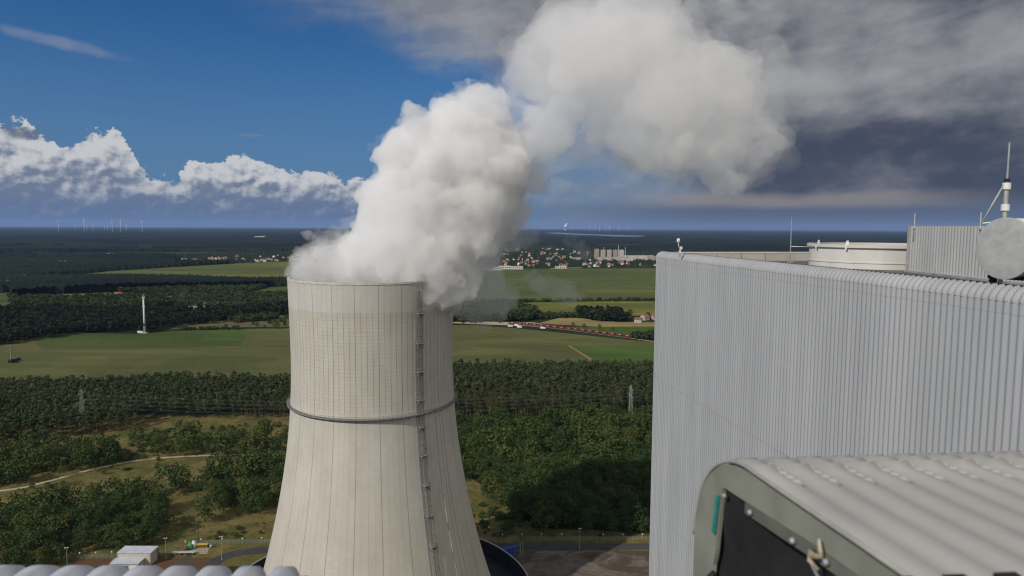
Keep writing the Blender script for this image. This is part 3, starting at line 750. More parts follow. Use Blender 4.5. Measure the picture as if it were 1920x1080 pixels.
WF = [gp(p) for _, _, _, p in FIELDS]
def water(t, b): b.inputs['Roughness'].default_value = .12; return None
M_water = material('lake water', water, color=(.10, .16, .24), rough=.12, spec=.5)
LAKE = [(1020, 436.4), (1045, 436.0), (1090, 438.2), (1160, 440.6), (1212, 442.4), (1200, 443.8), (1150, 443.6), (1128, 441.8), (1085, 440.2), (1045, 438.4)]
sheet('lake', LAKE, M_water, 2.0)
WF.append(gp(LAKE))

def meadow_mat(t, b):
    x, y, z = t.sep(t.pos())
    n = t.noise(t.vec(x, y, 0.), .022, 7, .62, .5); m = t.noise(t.vec(x, y, 4.), .07, 6, .65); f = t.noise(t.vec(x, y, 8.), .6, 4, .7)
    c = t.mix(n.ss(.38, .62), (.155, .125, .046), (.082, .090, .030)); c = t.mix(m.ss(.5, .66) * .8, c, (.20, .148, .062)); c = t.mix(m.ss(.45, .3) * .9, c, (.036, .050, .017))
    g = t.noise(t.vec(x, y, 15.), .19, 5, .7); c = t.mix(g.ss(.52, .64) * .65, c, (.045, .062, .020)); c = t.mix(g.ss(.44, .33) * .45, c, (.20, .135, .062)); return t.mix(f.ss(.4, .75) * .55, c, (.062, .056, .025))
M_meadow = material('dry meadow', meadow_mat, rough=.95, spec=.05)
sheet('meadow', [(-200, 790), (240, 778), (700, 775), (700, 1050), (560, 1060), (440, 1062), (150, 1070), (-300, 1130)], M_meadow, .06)
sheet('meadow', [(700, 860), (850, 870), (930, 930), (1000, 990), (1240, 1000), (1400, 1020), (1400, 1040), (700, 1040)], M_meadow, .07)
def earth(t, b):
    x, y, z = t.sep(t.pos()); n = t.noise(t.vec(x * .5, y, 0.), .06, 7, .6, 1.2); m = t.noise(t.vec(x, y, 4.), .4, 5, .65)
    c = t.mix(n.ss(.4, .62), (.115, .062, .032), (.085, .07, .045)); return t.mix(m.ss(.4, .8) * .5, c, (.06, .042, .028))
M_earth = material('brown earth', earth, rough=.95, spec=.05)
def rubble(t, b):
    x, y, z = t.sep(t.pos()); n = t.noise(t.vec(x * .6, y * .9, 0.), .05, 8, .65, 1.6); m = t.noise(t.vec(x, y, 4.), .5, 5, .7)
    c = t.mix(n.ss(.42, .6), (.075, .060, .045), (.165, .14, .12)); return t.mix(m.ss(.4, .8) * .5, c, (.06, .05, .04))
M_rubble = material('rubble yard', rubble, rough=.95, spec=.05)
M_asph = mottled('asphalt', (.050, .050, .053), (.068, .066, .066), .12, .9, coord='pos', spec=.1)
M_gravel = mottled('pale gravel', (.33, .28, .20), (.42, .36, .27), .3, .95, coord='pos', spec=.1)
M_paving = mottled('pale paving', (.26, .22, .17), (.31, .27, .21), .4, .9, coord='pos', spec=.1)
sheet('yard', [(140, 1048), (270, 1046), (400, 1046), (385, 1058), (360, 1085), (350, 1130), (100, 1130)], M_earth, .11)
sheet('yard', [(925, 1033), (1330, 1033), (1330, 1150), (925, 1150)], M_rubble, .11)
gr = lambda L: [tuple(G(*p)[:2]) for p in L]
ribbon('road', gr([(1420, 1025), (1240, 1025), (1100, 1025), (980, 1024.5), (880, 1023), (760, 1016), (620, 1020), (520, 1030), (460, 1035), (420, 1045), (398, 1060), (385, 1085), (380, 1140)]), 7.5, M_asph, .16)
ribbon('path', gr([(-120, 950), (-20, 924), (40, 915), (100, 900), (150, 886), (200, 874), (260, 863), (320, 857.5), (380, 854.5), (440, 853), (500, 851)]), 3.2, M_gravel, .13)
ribbon('path', gr([(204, 1068), (214, 1052), (220, 1046)]), 2.6, M_paving, .15)
ribbon('path', gr([(270, 1072), (284, 1052), (287, 1046)]), 2.6, M_paving, .15)
ribbon('path', gr([(345, 1068), (352, 1052), (357, 1040)]), 2.0, M_asph, .15)
sheet('loading_pad', [(352, 1035), (372, 1026), (390, 1026), (392, 1030), (388, 1040), (352, 1038)], M_paving, .20)
sheet('dirt_track', [(1064, 648.2), (1068, 648.2), (1117, 678), (1110, 678)], M_hay, .60)
sheet('road', [(840, 602.5), (1000, 605), (1050, 613), (1120, 621), (1240, 636), (1240, 638), (1110, 624), (1030, 616), (990, 612), (840, 606)], M_gravel, .55)

# ------------------------------------------------------------------ trees
def leaf_quads(c, nrm, size, r):
    n = len(c); a = r.normal(size=(n, 3)); nn = nrm + .38 * a; nn /= np.linalg.norm(nn, axis=1)[:, None]
    t = np.cross(nn, r.normal(size=(n, 3))); t /= np.linalg.norm(t, axis=1)[:, None]; b = np.cross(nn, t)
    s = (size * r.uniform(.6, 1.3, n))[:, None] if np.isscalar(size) else (size * r.uniform(.7, 1.3, n))[:, None]
    k = r.uniform(.6, 1., n)[:, None]
    v = np.stack([c - t * s - b * s * k * .3, c + t * s * .2 - b * s * k, c + t * s + b * s * k * .3, c - t * s * .2 + b * s * k], 1)
    v[:, 2] += nn * (s * -.35) * 1.
    return v.reshape(-1, 3), np.arange(4 * n).reshape(-1, 4)
def lobe_crown(lobes, per, size, r, squash=.85):
    C_, N_ = [], []
    for (cx, cy, cz, rad) in lobes:
        k = max(4, int(per * rad * rad)); d = r.normal(size=(k, 3)); d /= np.linalg.norm(d, axis=1)[:, None]
        d[:, 2] = np.where(d[:, 2] < -.35, -d[:, 2], d[:, 2]); rr = rad * r.uniform(.72, 1.06, k)[:, None]
        C_.append(np.array([cx, cy, cz]) + d * rr * np.array([1, 1, squash])); N_.append(d)
    return leaf_quads(np.concatenate(C_), np.concatenate(N_), size, r)
def deciduous_crown(seed, per, size, tall=1.):          # unit height 1
    r = np.random.default_rng(seed); L = []
    n = r.integers(20, 27)
    for i in range(n):
        z = .16 + .70 * ((i + r.random()) / n) ** .9; wv = .43 * math.sin(PI * min(1, (z - .02) / 1.0)) ** .6; a = 2.4 * i + r.uniform(-.6, .6)
        rad = r.uniform(.085, .165); q = (wv - rad * .55) * r.uniform(.75, 1.05) / tall
        L.append((q * math.cos(a), q * math.sin(a), z, rad))
    L += [(0, 0, .50, .30 / tall ** .5), (0, 0, .28, .22), (0, 0, .70, .20), (r.normal() * .04, r.normal() * .04, .86, .12)]
    return lobe_crown(L, per, size, r)
def pine_crown(seed, per, size):
    r = np.random.default_rng(seed); L = []; base = r.uniform(.42, .55)
    for i in range(r.integers(9, 13)):
        z = r.uniform(base, .95); w = .20 * (1.05 - z) / (1.05 - base) + .04; a = r.uniform(0, 2 * PI); q = w * r.uniform(.3, .9)
        L.append((q * math.cos(a), q * math.sin(a), z, r.uniform(.05, .10)))
    L += [(0, 0, .95, .055), (0, 0, .85, .075), (0, 0, .7, .09)]
    return lobe_crown(L, per, size, r, .6)
def trunk_mb(h, r0, kind, seed):
    r = random.Random(seed); m = MB(); b = [(0, 0, -.02)]; x = y = 0
    for k in range(1, 6):
        x += r.uniform(-.008, .008); y += r.uniform(-.008, .008); b.append((x, y, h * k / 5))
    m.tube(b, [r0, r0 * .85, r0 * .75, r0 * .6, r0 * .45, r0 * .25], 7)
    for k in range(6 if kind == 'd' else 9):
        z = h * (r.uniform(.4, .9) if kind == 'd' else r.uniform(.55, .97)); a = r.uniform(0, 2 * PI); l = r.uniform(.12, .25) if kind == 'd' else r.uniform(.07, .14)
        m.tube([(x * z / h, y * z / h, z), (math.cos(a) * l * .6, math.sin(a) * l * .6, z + l * .45), (math.cos(a) * l, math.sin(a) * l, z + l * (.9 if kind == 'd' else .5))], [r0 * .4, r0 * .25, r0 * .1], 5)
    return m
def leaf_mat(name, c1, c2, c3, tr=.25):
    def f(t, b):
        oi = t.x(t.n('ShaderNodeObjectInfo').outputs['Random']); at = t.x(t.n('ShaderNodeAttribute', attribute_name='tint').outputs['Fac'])
        x, y, z = t.sep(t.pos()); cl = t.noise(t.vec(x, y, z), .16, 3, .6); wd = t.noise(t.vec(x, y, 0.), .010, 3, .5)
        rnd = ((oi * .61 + at * 1.7) * 1.).fract()
        c = t.mix(rnd, c1, c2); c = t.mix((rnd * 7.3).fract().ss(.72, .95) * .8, c, c3); c = t.mix(cl.ss(.4, .75) * .45, c, tuple(k * 1.5 for k in c2)); c = t.mix(wd.ss(.45, .7) * .35, c, c3)
        tl = t.n('ShaderNodeBsdfTranslucent'); t.put(t.mix(.5, c, c2), tl.inputs['Color']); ms = t.n('ShaderNodeMixShader'); ms.inputs[0].default_value = tr
        out = t.t.nodes['Material Output']; t.t.links.new(b.outputs[0], ms.inputs[1]); t.t.links.new(tl.outputs[0], ms.inputs[2]); t.t.links.new(ms.outputs[0], out.inputs['Surface'])
        return c
    return material(name, f, rough=.75, spec=.12)
M_leaf = leaf_mat('broadleaf foliage', (.028, .054, .016), (.060, .092, .026), (.112, .122, .032))
M_pine = leaf_mat('pine needles', (.034, .054, .024), (.058, .076, .030), (.084, .092, .034), .2)
M_far = leaf_mat('distant foliage', (.026, .044, .017), (.046, .066, .022), (.064, .078, .024), .1)
M_dark = leaf_mat('dark conifer and cloud shaded foliage', (.012, .020, .010), (.020, .030, .012), (.024, .036, .014), .1)  # extra dark colour, also stands in for cloud shadow over the woods
M_bark = mottled('grey bark', (.06, .052, .042), (.11, .10, .085), 3, .9)
M_pbark = mottled('reddish pine bark', (.13, .065, .035), (.20, .11, .06), 3, .9)

def scatter(poly, sp, seed, jit=.42, keep=1.):
    P = np.array(gp(poly)); r = np.random.default_rng(seed); lo, hi = P.min(0), P.max(0)
    gx, gy = np.meshgrid(np.arange(lo[0], hi[0], sp), np.arange(lo[1], hi[1], sp)); gx = gx + (np.arange(gx.shape[0]) % 2)[:, None] * sp / 2
    q = np.stack([gx.ravel(), gy.ravel()], 1) + r.uniform(-jit, jit, (gx.size, 2)) * sp
    q = q[inpoly(q, [tuple(p) for p in P])]; return q[r.random(len(q)) < keep]
def visible(q, margin=70, h=18.):
    """drop trees the tower or the boiler house hides with a wide margin"""
    out = []
    for x, y in q:
        u, v = PX((x, y, 0)); ut, vt = PX((x, y, h))
        if u > 1236 + margin: continue
        if vt > 1095: continue
        hw = 155 if v < 790 else 155 + (v - 790) * .2
        if abs(u - 697) < hw - margin * .5 and y > TY: continue
        out.append((x, y))
    return np.array(out).reshape(-1, 2)
def merge(name, pts, temps, hr, seed, mat, label, cat, wide=(.85, 1.2)):
    r = np.random.default_rng(seed); V, Fs, Tn = [], [], []; off = 0
    order = r.integers(0, len(temps), len(pts))
    for (x, y), k in zip(pts, order):
        v, f = temps[k]; h = r.uniform(*hr); w = h * r.uniform(*wide); a = r.uniform(0, 2 * PI); c, s = math.cos(a), math.sin(a)
        V.append(np.stack([x + (v[:, 0] * c - v[:, 1] * s) * w, y + (v[:, 0] * s + v[:, 1] * c) * w, v[:, 2] * h], 1)); Fs.append(f + off); off += len(v); Tn.append(np.full(len(v), r.random()))
    o = link(name, np_mesh(name, np.concatenate(V), np.concatenate(Fs), np.concatenate(Tn)), mat)
    return tag(o, label, cat, kind='stuff')

PINE_POLYS = [[(-220, 748), (60, 741), (200, 736), (330, 729), (560, 731), (640, 731), (640, 786), (540, 789), (420, 786), (262, 791), (245, 812), (120, 822), (0, 836), (-220, 856)],
              [(760, 706), (960, 703), (1330, 704), (1330, 782), (1180, 778), (1100, 786), (930, 788), (860, 782), (760, 782)]]
DEC_R = [(780, 800), (860, 797), (930, 800), (1100, 790), (1330, 786), (1330, 1000), (1150, 1002), (1000, 1000), (962, 985), (945, 968), (922, 945), (890, 915), (850, 890), (780, 880)]
DEC_L = [[(-120, 862), (60, 850), (160, 848), (245, 856), (250, 872), (170, 884), (60, 906), (-120, 935)],
         [(-120, 985), (40, 960), (110, 956), (210, 936), (330, 920), (400, 902), (425, 882), (470, 872), (545, 872), (528, 968), (470, 966), (400, 975), (345, 990), (300, 1018), (235, 1038), (150, 1046), (60, 1075), (-140, 1110)],
         [(245, 842), (300, 822), (380, 818), (470, 822), (545, 828), (545, 852), (300, 862)]]
GAPS = [gp([(300, 930), (395, 925), (405, 960), (330, 990), (300, 985)]), gp([(470, 905), (500, 880), (510, 905), (480, 925)]), gp([(0, 940), (60, 930), (60, 950), (0, 960)])]

def vnoise(u, v, seed):
    r = np.random.default_rng(seed); T_ = r.random((256, 256)); iu, iv = np.floor(u).astype(int), np.floor(v).astype(int); fu, fv = u - iu, v - iv; fu = fu * fu * (3 - 2 * fu); fv = fv * fv * (3 - 2 * fv)
    g_ = lambda a, b: T_[a % 256, b % 256]
    return (g_(iu, iv) * (1 - fu) + g_(iu + 1, iv) * fu) * (1 - fv) + (g_(iu, iv + 1) * (1 - fu) + g_(iu + 1, iv + 1) * fu) * fv
def trees():
    pn = np.concatenate([scatter(p, 6.3, 11 + i) for i, p in enumerate(PINE_POLYS)]); pn = visible(pn)
    dl = np.concatenate([scatter(p, s, 21 + i, .48, k) for (i, p), s, k in zip(enumerate(DEC_L), (8.6, 8.3, 10.5), (.92, .94, .74))])
    for g_ in GAPS: dl = dl[~inpoly(dl, g_)]
    dr = scatter(DEC_R, 8.4, 31, .5, .93); dl = visible(dl); dr = visible(dr)
    def key(q): return np.hypot(q[:, 0], q[:, 1])
    # broadleaf trees: the 290 that show largest stand as individuals
    de = np.concatenate([dl, dr]); de = de[np.argsort(key(de))]; near, rest = de[:290], de[290:]
    cr = [deciduous_crown(100 + i, 1900, .027, tall=1. if i % 3 else 1.35) for i in range(6)]
    cm = [np_mesh('crown', v, f, np.full(len(v), i * .13)) for i, (v, f) in enumerate(cr)]
    for m in cm: m.materials.append(M_leaf)
    tm = []
    for i in range(6):
        m = trunk_mb(.7, .016, 'd', i); me = bpy.data.meshes.new('trunk'); me.from_pydata(m.v, [], m.f); me.materials.append(M_bark); me.polygons.foreach_set('use_smooth', np.ones(len(me.polygons), '?')); tm.append(me)
    r = random.Random(5)
    def plant(name, x, y, h, w, cmesh, tmesh, label, cat, group):
        e = empty(name, (x, y, .05), r.uniform(0, 6.28), label, cat, group); e.scale = (w, w, h)
        for nm, me in (('trunk', tmesh), ('crown', cmesh)):
            c = bpy.data.objects.new(nm, me); COL.objects.link(c); c.parent = e
        return e
    for x, y in near:
        left = x < TX; h = r.triangular(7.5, 20.5, 13) if left else r.triangular(9, 22, 14); k = r.randrange(6)
        plant('broadleaf_tree', x, y, h, h * r.uniform(.85, 1.2), cm[k], tm[k],
              'dark green broadleaf tree in scrub woodland by the dry meadow beyond the works yard' if left else 'dark green broadleaf tree in dense woodland between cooling tower and ribbed wall', 'tree',
              'broadleaf trees by the meadow' if left else 'broadleaf trees between tower and ribbed wall')
    if len(rest): merge('broadleaf_woodland', rest, [deciduous_crown(200 + i, 620, .042, 1. if i % 2 else 1.3) for i in range(8)], (8, 21), 3, M_leaf, 'dense green broadleaf woodland behind the nearer trees', 'woodland', (.9, 1.15))
    # pines
    pn = pn[np.argsort(key(pn))]; near, rest = pn[:290], pn[290:]
    pc = [pine_crown(300 + i, 3600, .024) for i in range(6)]; pm = [np_mesh('crown', v, f, np.full(len(v), i * .13)) for i, (v, f) in enumerate(pc)]
    for m in pm: m.materials.append(M_pine)
    tm2 = []
    for i in range(6):
        m = trunk_mb(.95, .010, 'p', i); me = bpy.data.meshes.new('trunk'); me.from_pydata(m.v, [], m.f); me.materials.append(M_pbark); tm2.append(me)
    for x, y in near:
        h = r.uniform(16, 22); k = r.randrange(6)
        plant('pine_tree', x, y, h, h * r.uniform(.85, 1.15), pm[k], tm2[k], 'tall pine with bare reddish trunk on the near edge of the pine forest' , 'tree', 'pines along the near edge of the forest')
    merge('pine_forest', rest, [pine_crown(400 + i, 1500, .038) for i in range(8)], (16, 22), 4, M_pine, 'dark green pine forest in a belt behind the cooling tower', 'forest', (1., 1.35))
    # a lone dark conifer and shrubs on the meadow
    c = G(372, 1016); e = plant('spruce_tree', c[0], c[1], 12.5, 16, pm[0], tm[0], 'single dark bushy conifer standing alone behind the yellow containers', 'tree', None)
    sh = [(418, 978, 3.2), (308, 930, 3.), (196, 890, 4.), (268, 862, 4.5), (318, 856, 4.5), (118, 912, 4), (88, 916, 4.5), (300, 985, 3.5), (270, 1000, 3), (460, 800, 4), (515, 800, 4.5), (338, 800, 4), (905, 985, 3.5), (918, 968, 4.), (870, 1008, 4), (892, 1003, 3.5), (955, 992, 6), (430, 806, 4), (500, 808, 5), (60, 918, 5), (330, 905, 2.5), (345, 930, 3)]
    for px, py, h in sh:
        c = G(px, py); k = r.randrange(6)
        plant('shrub', c[0], c[1], h, h * 1.3, cm[k], tm[k], 'small dark green shrub alone on the dry meadow grass', 'shrub', 'shrubs on the meadow')
    # the lone trees on the fields further off
    lone = [(356, 521, 17, .75, 'single slender tree alone in the middle of the far yellow field'), (518, 617, 16, 1.15, 'round leafy tree at the tower end of the hedge line'), (497, 616, 7, 1.1, 'small round bush between the two bigger trees of the hedge line'),
            (482, 614, 11, 1.1, 'round tree standing free in the pale strip before the hedge'), (446, 618, 9, 1.1, 'tree rising from the middle of the low hedge'), (424, 618, 10, 1.1, 'taller tree near the mast end of the low hedge'), (337, 618, 9, 1.2, 'dark round bush at the corner of the wood by the mast'),
            (1181, 594, 16, 1.1, 'dark round tree beside the red roofed farm'), (1215, 598, 14, 1.1, 'dark tree in front of the red roofed farm'), (1075, 613, 9, 1.1, 'small tree behind the middle of the red goods train'), (1124, 618, 10, 1.1, 'roundish tree behind the red goods train'), (1149, 621, 8, 1.1, 'low tree close behind the tail of the red goods train'), (1095, 616, 9, 1.1, 'green tree just behind the red wagons')]
    for px, py, h, w, lab in lone:
        c = G(px, py); k = r.randrange(6); plant('field_tree', c[0], c[1], h, h * w, cm[k], tm[k], lab, 'tree', None)
    ug = np.concatenate([scatter(p, s_, 900 + i, .5, k_) for i, (p, s_, k_) in enumerate((
        ([(-120, 800), (240, 815), (545, 790), (545, 1000), (330, 1035), (140, 1050), (-120, 1100)], 5.5, .42), ([(845, 885), (930, 950), (1000, 1005), (1240, 1008), (1240, 1012), (900, 1012), (845, 960)], 4.5, .5)))])
    ug = ug[~inpoly(ug, gp([(-20, 930), (120, 897), (300, 856), (440, 850), (470, 856), (400, 905), (330, 915), (200, 935), (60, 945)])) | (np.random.default_rng(4).random(len(ug)) < .15)]
    cl_ = np.array([vnoise(np.array([x / 38]), np.array([y / 38]), 77)[0] for x, y in ug]); ug = visible(ug[cl_ > .40], 70, 3)
    merge('undergrowth', ug, [deciduous_crown(580 + i, 420, .07) for i in range(5)], (1.1, 3.8), 8, M_leaf, 'low green bushes and bramble patches scattered over the dry meadow', 'undergrowth', (1.2, 2.4))
    # distant woods as masses
    ft = [deciduous_crown(500 + i, 62, .115) for i in range(8)]; fc = [pine_crown(520 + i, 330, .085) for i in range(6)]
    W = []
    W += [('wood', [(-150, 600), (0, 588), (60, 585), (210, 590), (330, 590), (420, 590), (470, 585), (520, 578), (640, 578), (640, 590), (520, 592), (440, 600), (390, 608), (330, 612), (270, 624), (170, 624), (60, 640), (-150, 668)], 9.5, fc + ft[:3], (15, 21), M_dark, 'very dark wood on the far side of the field by the white mast')]  # dark foliage colour takes in the cloud shadow over this wood
    W += [('wood', [(330, 560), (420, 556), (520, 556), (640, 552), (640, 580), (470, 586), (400, 580), (330, 576)], 10., ft, (11, 18), M_far, 'mid green wood of round crowns left of the tower')]
    W += [('wood', [(-120, 534), (40, 528), (250, 530), (420, 534), (560, 532), (640, 531), (640, 536), (500, 538), (480, 547), (330, 553), (215, 547), (100, 549), (20, 546), (-120, 548)], 11., ft, (9, 15), M_far, 'broken tree belt below the far yellow field')]
    W += [('wood', [(20, 560), (110, 562), (215, 560), (330, 556), (325, 572), (210, 585), (60, 582), (22, 572)], 11., ft + fc, (10, 17), M_far, 'patchy wood round the car park and sheds')]
    W += [('wood', [(450, 611), (580, 590), (580, 610), (470, 613)], 26, ft, (5, 9), M_far, 'loose bushes on the pale strip')]
    W += [('hedge_row', [(345, 617.5), (460, 617.5), (460, 619), (345, 619.5)], 5.5, ft, (3.5, 7.5), M_far, 'low bushy hedge along the far edge of the green field')]
    W += [('wood', [(430, 604), (440, 597), (520, 594), (530, 597), (500, 602), (440, 606)], 8, ft, (8, 13), M_far, 'dark thicket above the pale strip')]
    W += [('wood', [(760, 590), (840, 585), (950, 578), (990, 582), (1010, 592), (1012, 598), (985, 603), (760, 606)], 8.5, ft + fc[:2], (11, 19), M_far, 'dark wood under the drifting steam at the end of the train')]
    W += [('hedge_row', [(900, 567), (1060, 564.5), (1300, 562.2), (1300, 564.2), (1060, 566.5), (900, 569)], 9, ft, (5, 10), M_far, 'long low hedge between the two fields right of the tower')]
    W += [('wood', [(1010, 594), (1085, 592), (1092, 596), (1050, 597), (1012, 600)], 9, ft, (7, 12), M_far, 'row of bushes along the hay field')]
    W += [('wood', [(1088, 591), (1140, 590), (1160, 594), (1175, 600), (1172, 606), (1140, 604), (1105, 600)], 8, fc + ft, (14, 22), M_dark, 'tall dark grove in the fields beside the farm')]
    W += [('wood', [(1185, 630), (1330, 626), (1330, 645), (1186, 637)], 8, ft, (7, 12), M_far, 'thicket at the tail of the train')]
    W += [('wood', [(860, 602), (940, 602), (950, 606), (860, 608)], 14, ft, (4, 8), M_far, 'scattered bushes along the track')]
    # village and town gardens
    W += [('wood', [(330, 478), (420, 474), (560, 473), (700, 471), (700, 487), (560, 488), (480, 491), (330, 497)], 42, ft, (6, 10), M_far, 'garden trees among the village houses')]
    W += [('wood', [(840, 468), (1000, 466), (1120, 474), (1300, 478), (1300, 502), (1050, 502), (900, 504), (840, 505)], 36, ft, (6, 11), M_far, 'garden trees among the town houses')]
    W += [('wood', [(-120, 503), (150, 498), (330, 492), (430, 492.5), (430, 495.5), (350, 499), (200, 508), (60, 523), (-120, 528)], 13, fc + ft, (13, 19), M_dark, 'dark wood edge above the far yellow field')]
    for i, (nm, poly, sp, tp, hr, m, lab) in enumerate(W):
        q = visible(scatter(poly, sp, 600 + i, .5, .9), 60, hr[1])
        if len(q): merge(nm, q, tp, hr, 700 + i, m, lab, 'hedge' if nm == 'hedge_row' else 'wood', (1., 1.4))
trees()

def far_forest():
    """the wooded plain beyond the villages as one rough canopy surface with clearings"""
    na, nr = 1000, 420; az = np.radians(np.linspace(-41, 41, na)); rr = 2100 * (16 ** np.linspace(0, 1, nr))
    A, Rr = np.meshgrid(az, rr); x = Rr * np.sin(A); y = Rr * np.cos(A)
    cl = .55 * vnoise(x / 900, y / 700, 1) + .3 * vnoise(x / 350, y / 260, 2) + .15 * vnoise(x / 120, y / 90, 3)
    m = cl > np.interp(Rr, [2000, 4500, 7000, 12000], [.50, .42, .36, .33])
    q = np.stack([x.ravel(), y.ravel()], 1); inf = np.zeros(len(q), bool)
    for p in WF: inf |= inpoly(q, p)
    for p in ([(330, 474), (700, 468), (700, 489), (480, 492), (330, 498)], [(830, 464), (1020, 462), (1120, 470), (1330, 474), (1330, 504), (830, 508)]): inf |= inpoly(q, gp(p))
    inf |= inpoly(q, gp([(1015, 436.2), (1215, 442), (1205, 446.5), (1120, 446.0), (1040, 442.5)]))
    m &= ~inf.reshape(m.shape)
    hgt = (13 + 7 * vnoise(x / 260, y / 260, 4) + 6 * np.random.default_rng(8).random(x.shape)) * m - (1 - m) * 1.
    idx = np.arange(na * nr).reshape(nr, na); keep = m[:-1, :-1] | m[1:, :-1] | m[:-1, 1:] | m[1:, 1:]
    f = np.stack([idx[:-1, :-1], idx[:-1, 1:], idx[1:, 1:], idx[1:, :-1]], -1)[keep]
    tint = vnoise(x / 420, y / 420, 6)
    me = np_mesh('far_forest', np.stack([x, y, hgt], -1).reshape(-1, 3), f, tint.ravel())
    tag(link('far_forest', me, M_farw), 'wide dark woodland plain reaching to the horizon', 'forest', kind='stuff')
def farw(t, b):
    x, y, z = t.sep(t.pos()); n = t.noise(t.vec(x * .0007, y * .0012, 0.), 1., 5, .6); s = t.noise(t.vec(x * .012, y * .012, 0.), 1., 5, .7)
    c = t.mix(n.ss(.4, .6), (.007, .013, .010), (.019, .028, .015)); return t.mix(s.ss(.42, .7) * .6, c, (.006, .010, .008))
M_farw = material('far woodland canopy', farw, rough=.95, spec=.04)
far_forest()

# ------------------------------------------------------------------ houses, blocks, train, masts
M_hwall = [mottled('cream render', (.52, .48, .40), (.6, .56, .48), .2, .85), mottled('white render', (.68, .67, .64), (.75, .74, .72), .2, .85), mottled('grey render', (.36, .35, .33), (.42, .41, .40), .2, .85)]
M_hroof = [mottled('red tiles', (.24, .075, .042), (.32, .105, .06), .4, .8), mottled('brown tiles', (.16, .075, .05), (.2, .1, .07), .4, .8), mottled('grey tiles', (.13, .13, .135), (.19, .19, .19), .4, .8)]
M_glass = material('dark window glass', color=(.03, .035, .045), rough=.15, spec=.5)
def house_mesh(w, l, h, rf, mw, mr):
    m = MB(); m.add([(-l / 2, -w / 2, 0), (l / 2, -w / 2, 0), (l / 2, w / 2, 0), (-l / 2, w / 2, 0), (-l / 2, -w / 2, h), (l / 2, -w / 2, h), (l / 2, w / 2, h), (-l / 2, w / 2, h), (-l / 2, 0, h + rf), (l / 2, 0, h + rf)],
          [(0, 1, 5, 4), (2, 3, 7, 6), (1, 2, 6, 9, 5), (3, 0, 4, 8, 7)])
    o = .45; k = rf / (w / 2)
    for s in (-1, 1):
        e = s * (w / 2 + o); z = h - o * k + .12
        m.add([(-l / 2 - o, e, z), (l / 2 + o, e, z), (l / 2 + o, 0, h + rf + .12), (-l / 2 - o, 0, h + rf + .12)], [(0, 1, 2, 3) if s < 0 else (3, 2, 1, 0)], 1)
    m.box((l * .2, w * .12, h + rf * .9), (.7, .7, rf * .9), 0, 1)
    for s in (-1, 1):
        for i in range(int(l // 3)): m.box((-l / 2 + 1.8 + i * 3, s * (w / 2 + .01), h * .55), (1.2, .06, 1.3), 0, 2)
    for s in (-1, 1): m.box((s * (l / 2 + .01), 0, h * .6), (.06, 1.2, 1.3), 0, 2)
    me = bpy.data.meshes.new('house'); me.from_pydata(m.v, [], m.f)
    for q in (mw, mr, M_glass): me.materials.append(q)
    me.polygons.foreach_set('material_index', np.array(m.m, 'i4')); me.update(); return me
HM = {(i, j): house_mesh(8 + 1.5 * i, 11 + 2 * j, 4.5 + .8 * i, 3.4 + .4 * j, M_hwall[i], M_hroof[j]) for i in range(3) for j in range(3)}
CN = {0: 'red', 1: 'brown', 2: 'grey'}; CW = {0: 'cream', 1: 'white', 2: 'grey'}
def houses(poly, n, seed, where, wts=(.55, .2, .25)):
    r = np.random.default_rng(seed); P = np.array(poly); k = 0; pts = []
    tries = 0
    while k < n and tries < 5000:
        tries += 1
        u = r.uniform(P[:, 0].min(), P[:, 0].max()); v = r.uniform(P[:, 1].min(), P[:, 1].max())
        if not inpoly(np.array([[u, v]]), poly)[0]: continue
        g_ = G(u, v)
        if any(math.hypot(g_[0] - a, g_[1] - b) < 19 for a, b in pts): continue
        pts.append((g_[0], g_[1])); k += 1
        i, j = int(r.integers(0, 3)), int(r.choice(3, p=wts))
        o = bpy.data.objects.new('house', HM[(i, j)]); COL.objects.link(o); o.location = (g_[0], g_[1], 0); o.rotation_euler = (0, 0, r.choice([0, .3, 1.57, 1.9]) + r.normal() * .1); s = r.uniform(.9, 1.45); o.scale = (s, s, s)
        tag(o, f'{CW[i]} house with {CN[j]} roof {where}', 'house', f'{CW[i]} houses with {CN[j]} roofs {where}')
houses([(330, 486), (420, 481), (560, 478), (700, 476), (700, 487), (560, 488.5), (470, 491.5), (380, 494)], 75, 41, 'in the village behind the far yellow field')
houses([(700, 474), (930, 471), (1010, 472), (1110, 486), (1240, 491), (1240, 501), (1050, 502), (920, 503), (700, 505)], 170, 42, 'in the town beyond the green fields')
houses([(905, 466), (1000, 465), (1105, 470), (1110, 480), (1000, 478), (905, 474)], 26, 43, 'at the back of the town near the lake')
def one_house(px, py, i, j, rz, s, label, d=None):
    g_ = G(px, py); o = bpy.data.objects.new('house', HM[(i, j)]); COL.objects.link(o); o.location = (g_[0], g_[1], 0); o.rotation_euler = (0, 0, rz); o.scale = (s, s, s); tag(o, label, 'house')
one_house(96, 606, 1, 0, .5, 1.2, 'red roofed farmhouse with white gable in the dark wood')
one_house(222, 556, 1, 0, .2, 1.3, 'red roofed house at the end of the small yellow field')
one_house(392, 578, 1, 0, .1, 1.5, 'large orange red roofed house in the wood left of the tower')
one_house(362, 583, 1, 2, .2, 1.1, 'pale blue grey shed deep in the wood')
one_house(478, 581, 1, 2, .7, 1.3, 'white gabled house among trees beside the cooling tower')
one_house(320, 563, 0, 1, .3, 1.2, 'brown roofed cottage above the bright green clearing')
one_house(1209, 600, 2, 0, .6, 1.15, 'pale farmhouse with steep red roof by the dark round tree')
one_house(1197, 605, 2, 1, -.5, 1.0, 'low farm barn with brown roof beside the red roofed farmhouse')
one_house(1228, 599, 2, 0, .2, 1.0, 'red roofed farm outbuilding close to the ribbed wall')
one_house(118, 497, 1, 2, .2, 2., 'lone pale building among the dark woods far left')
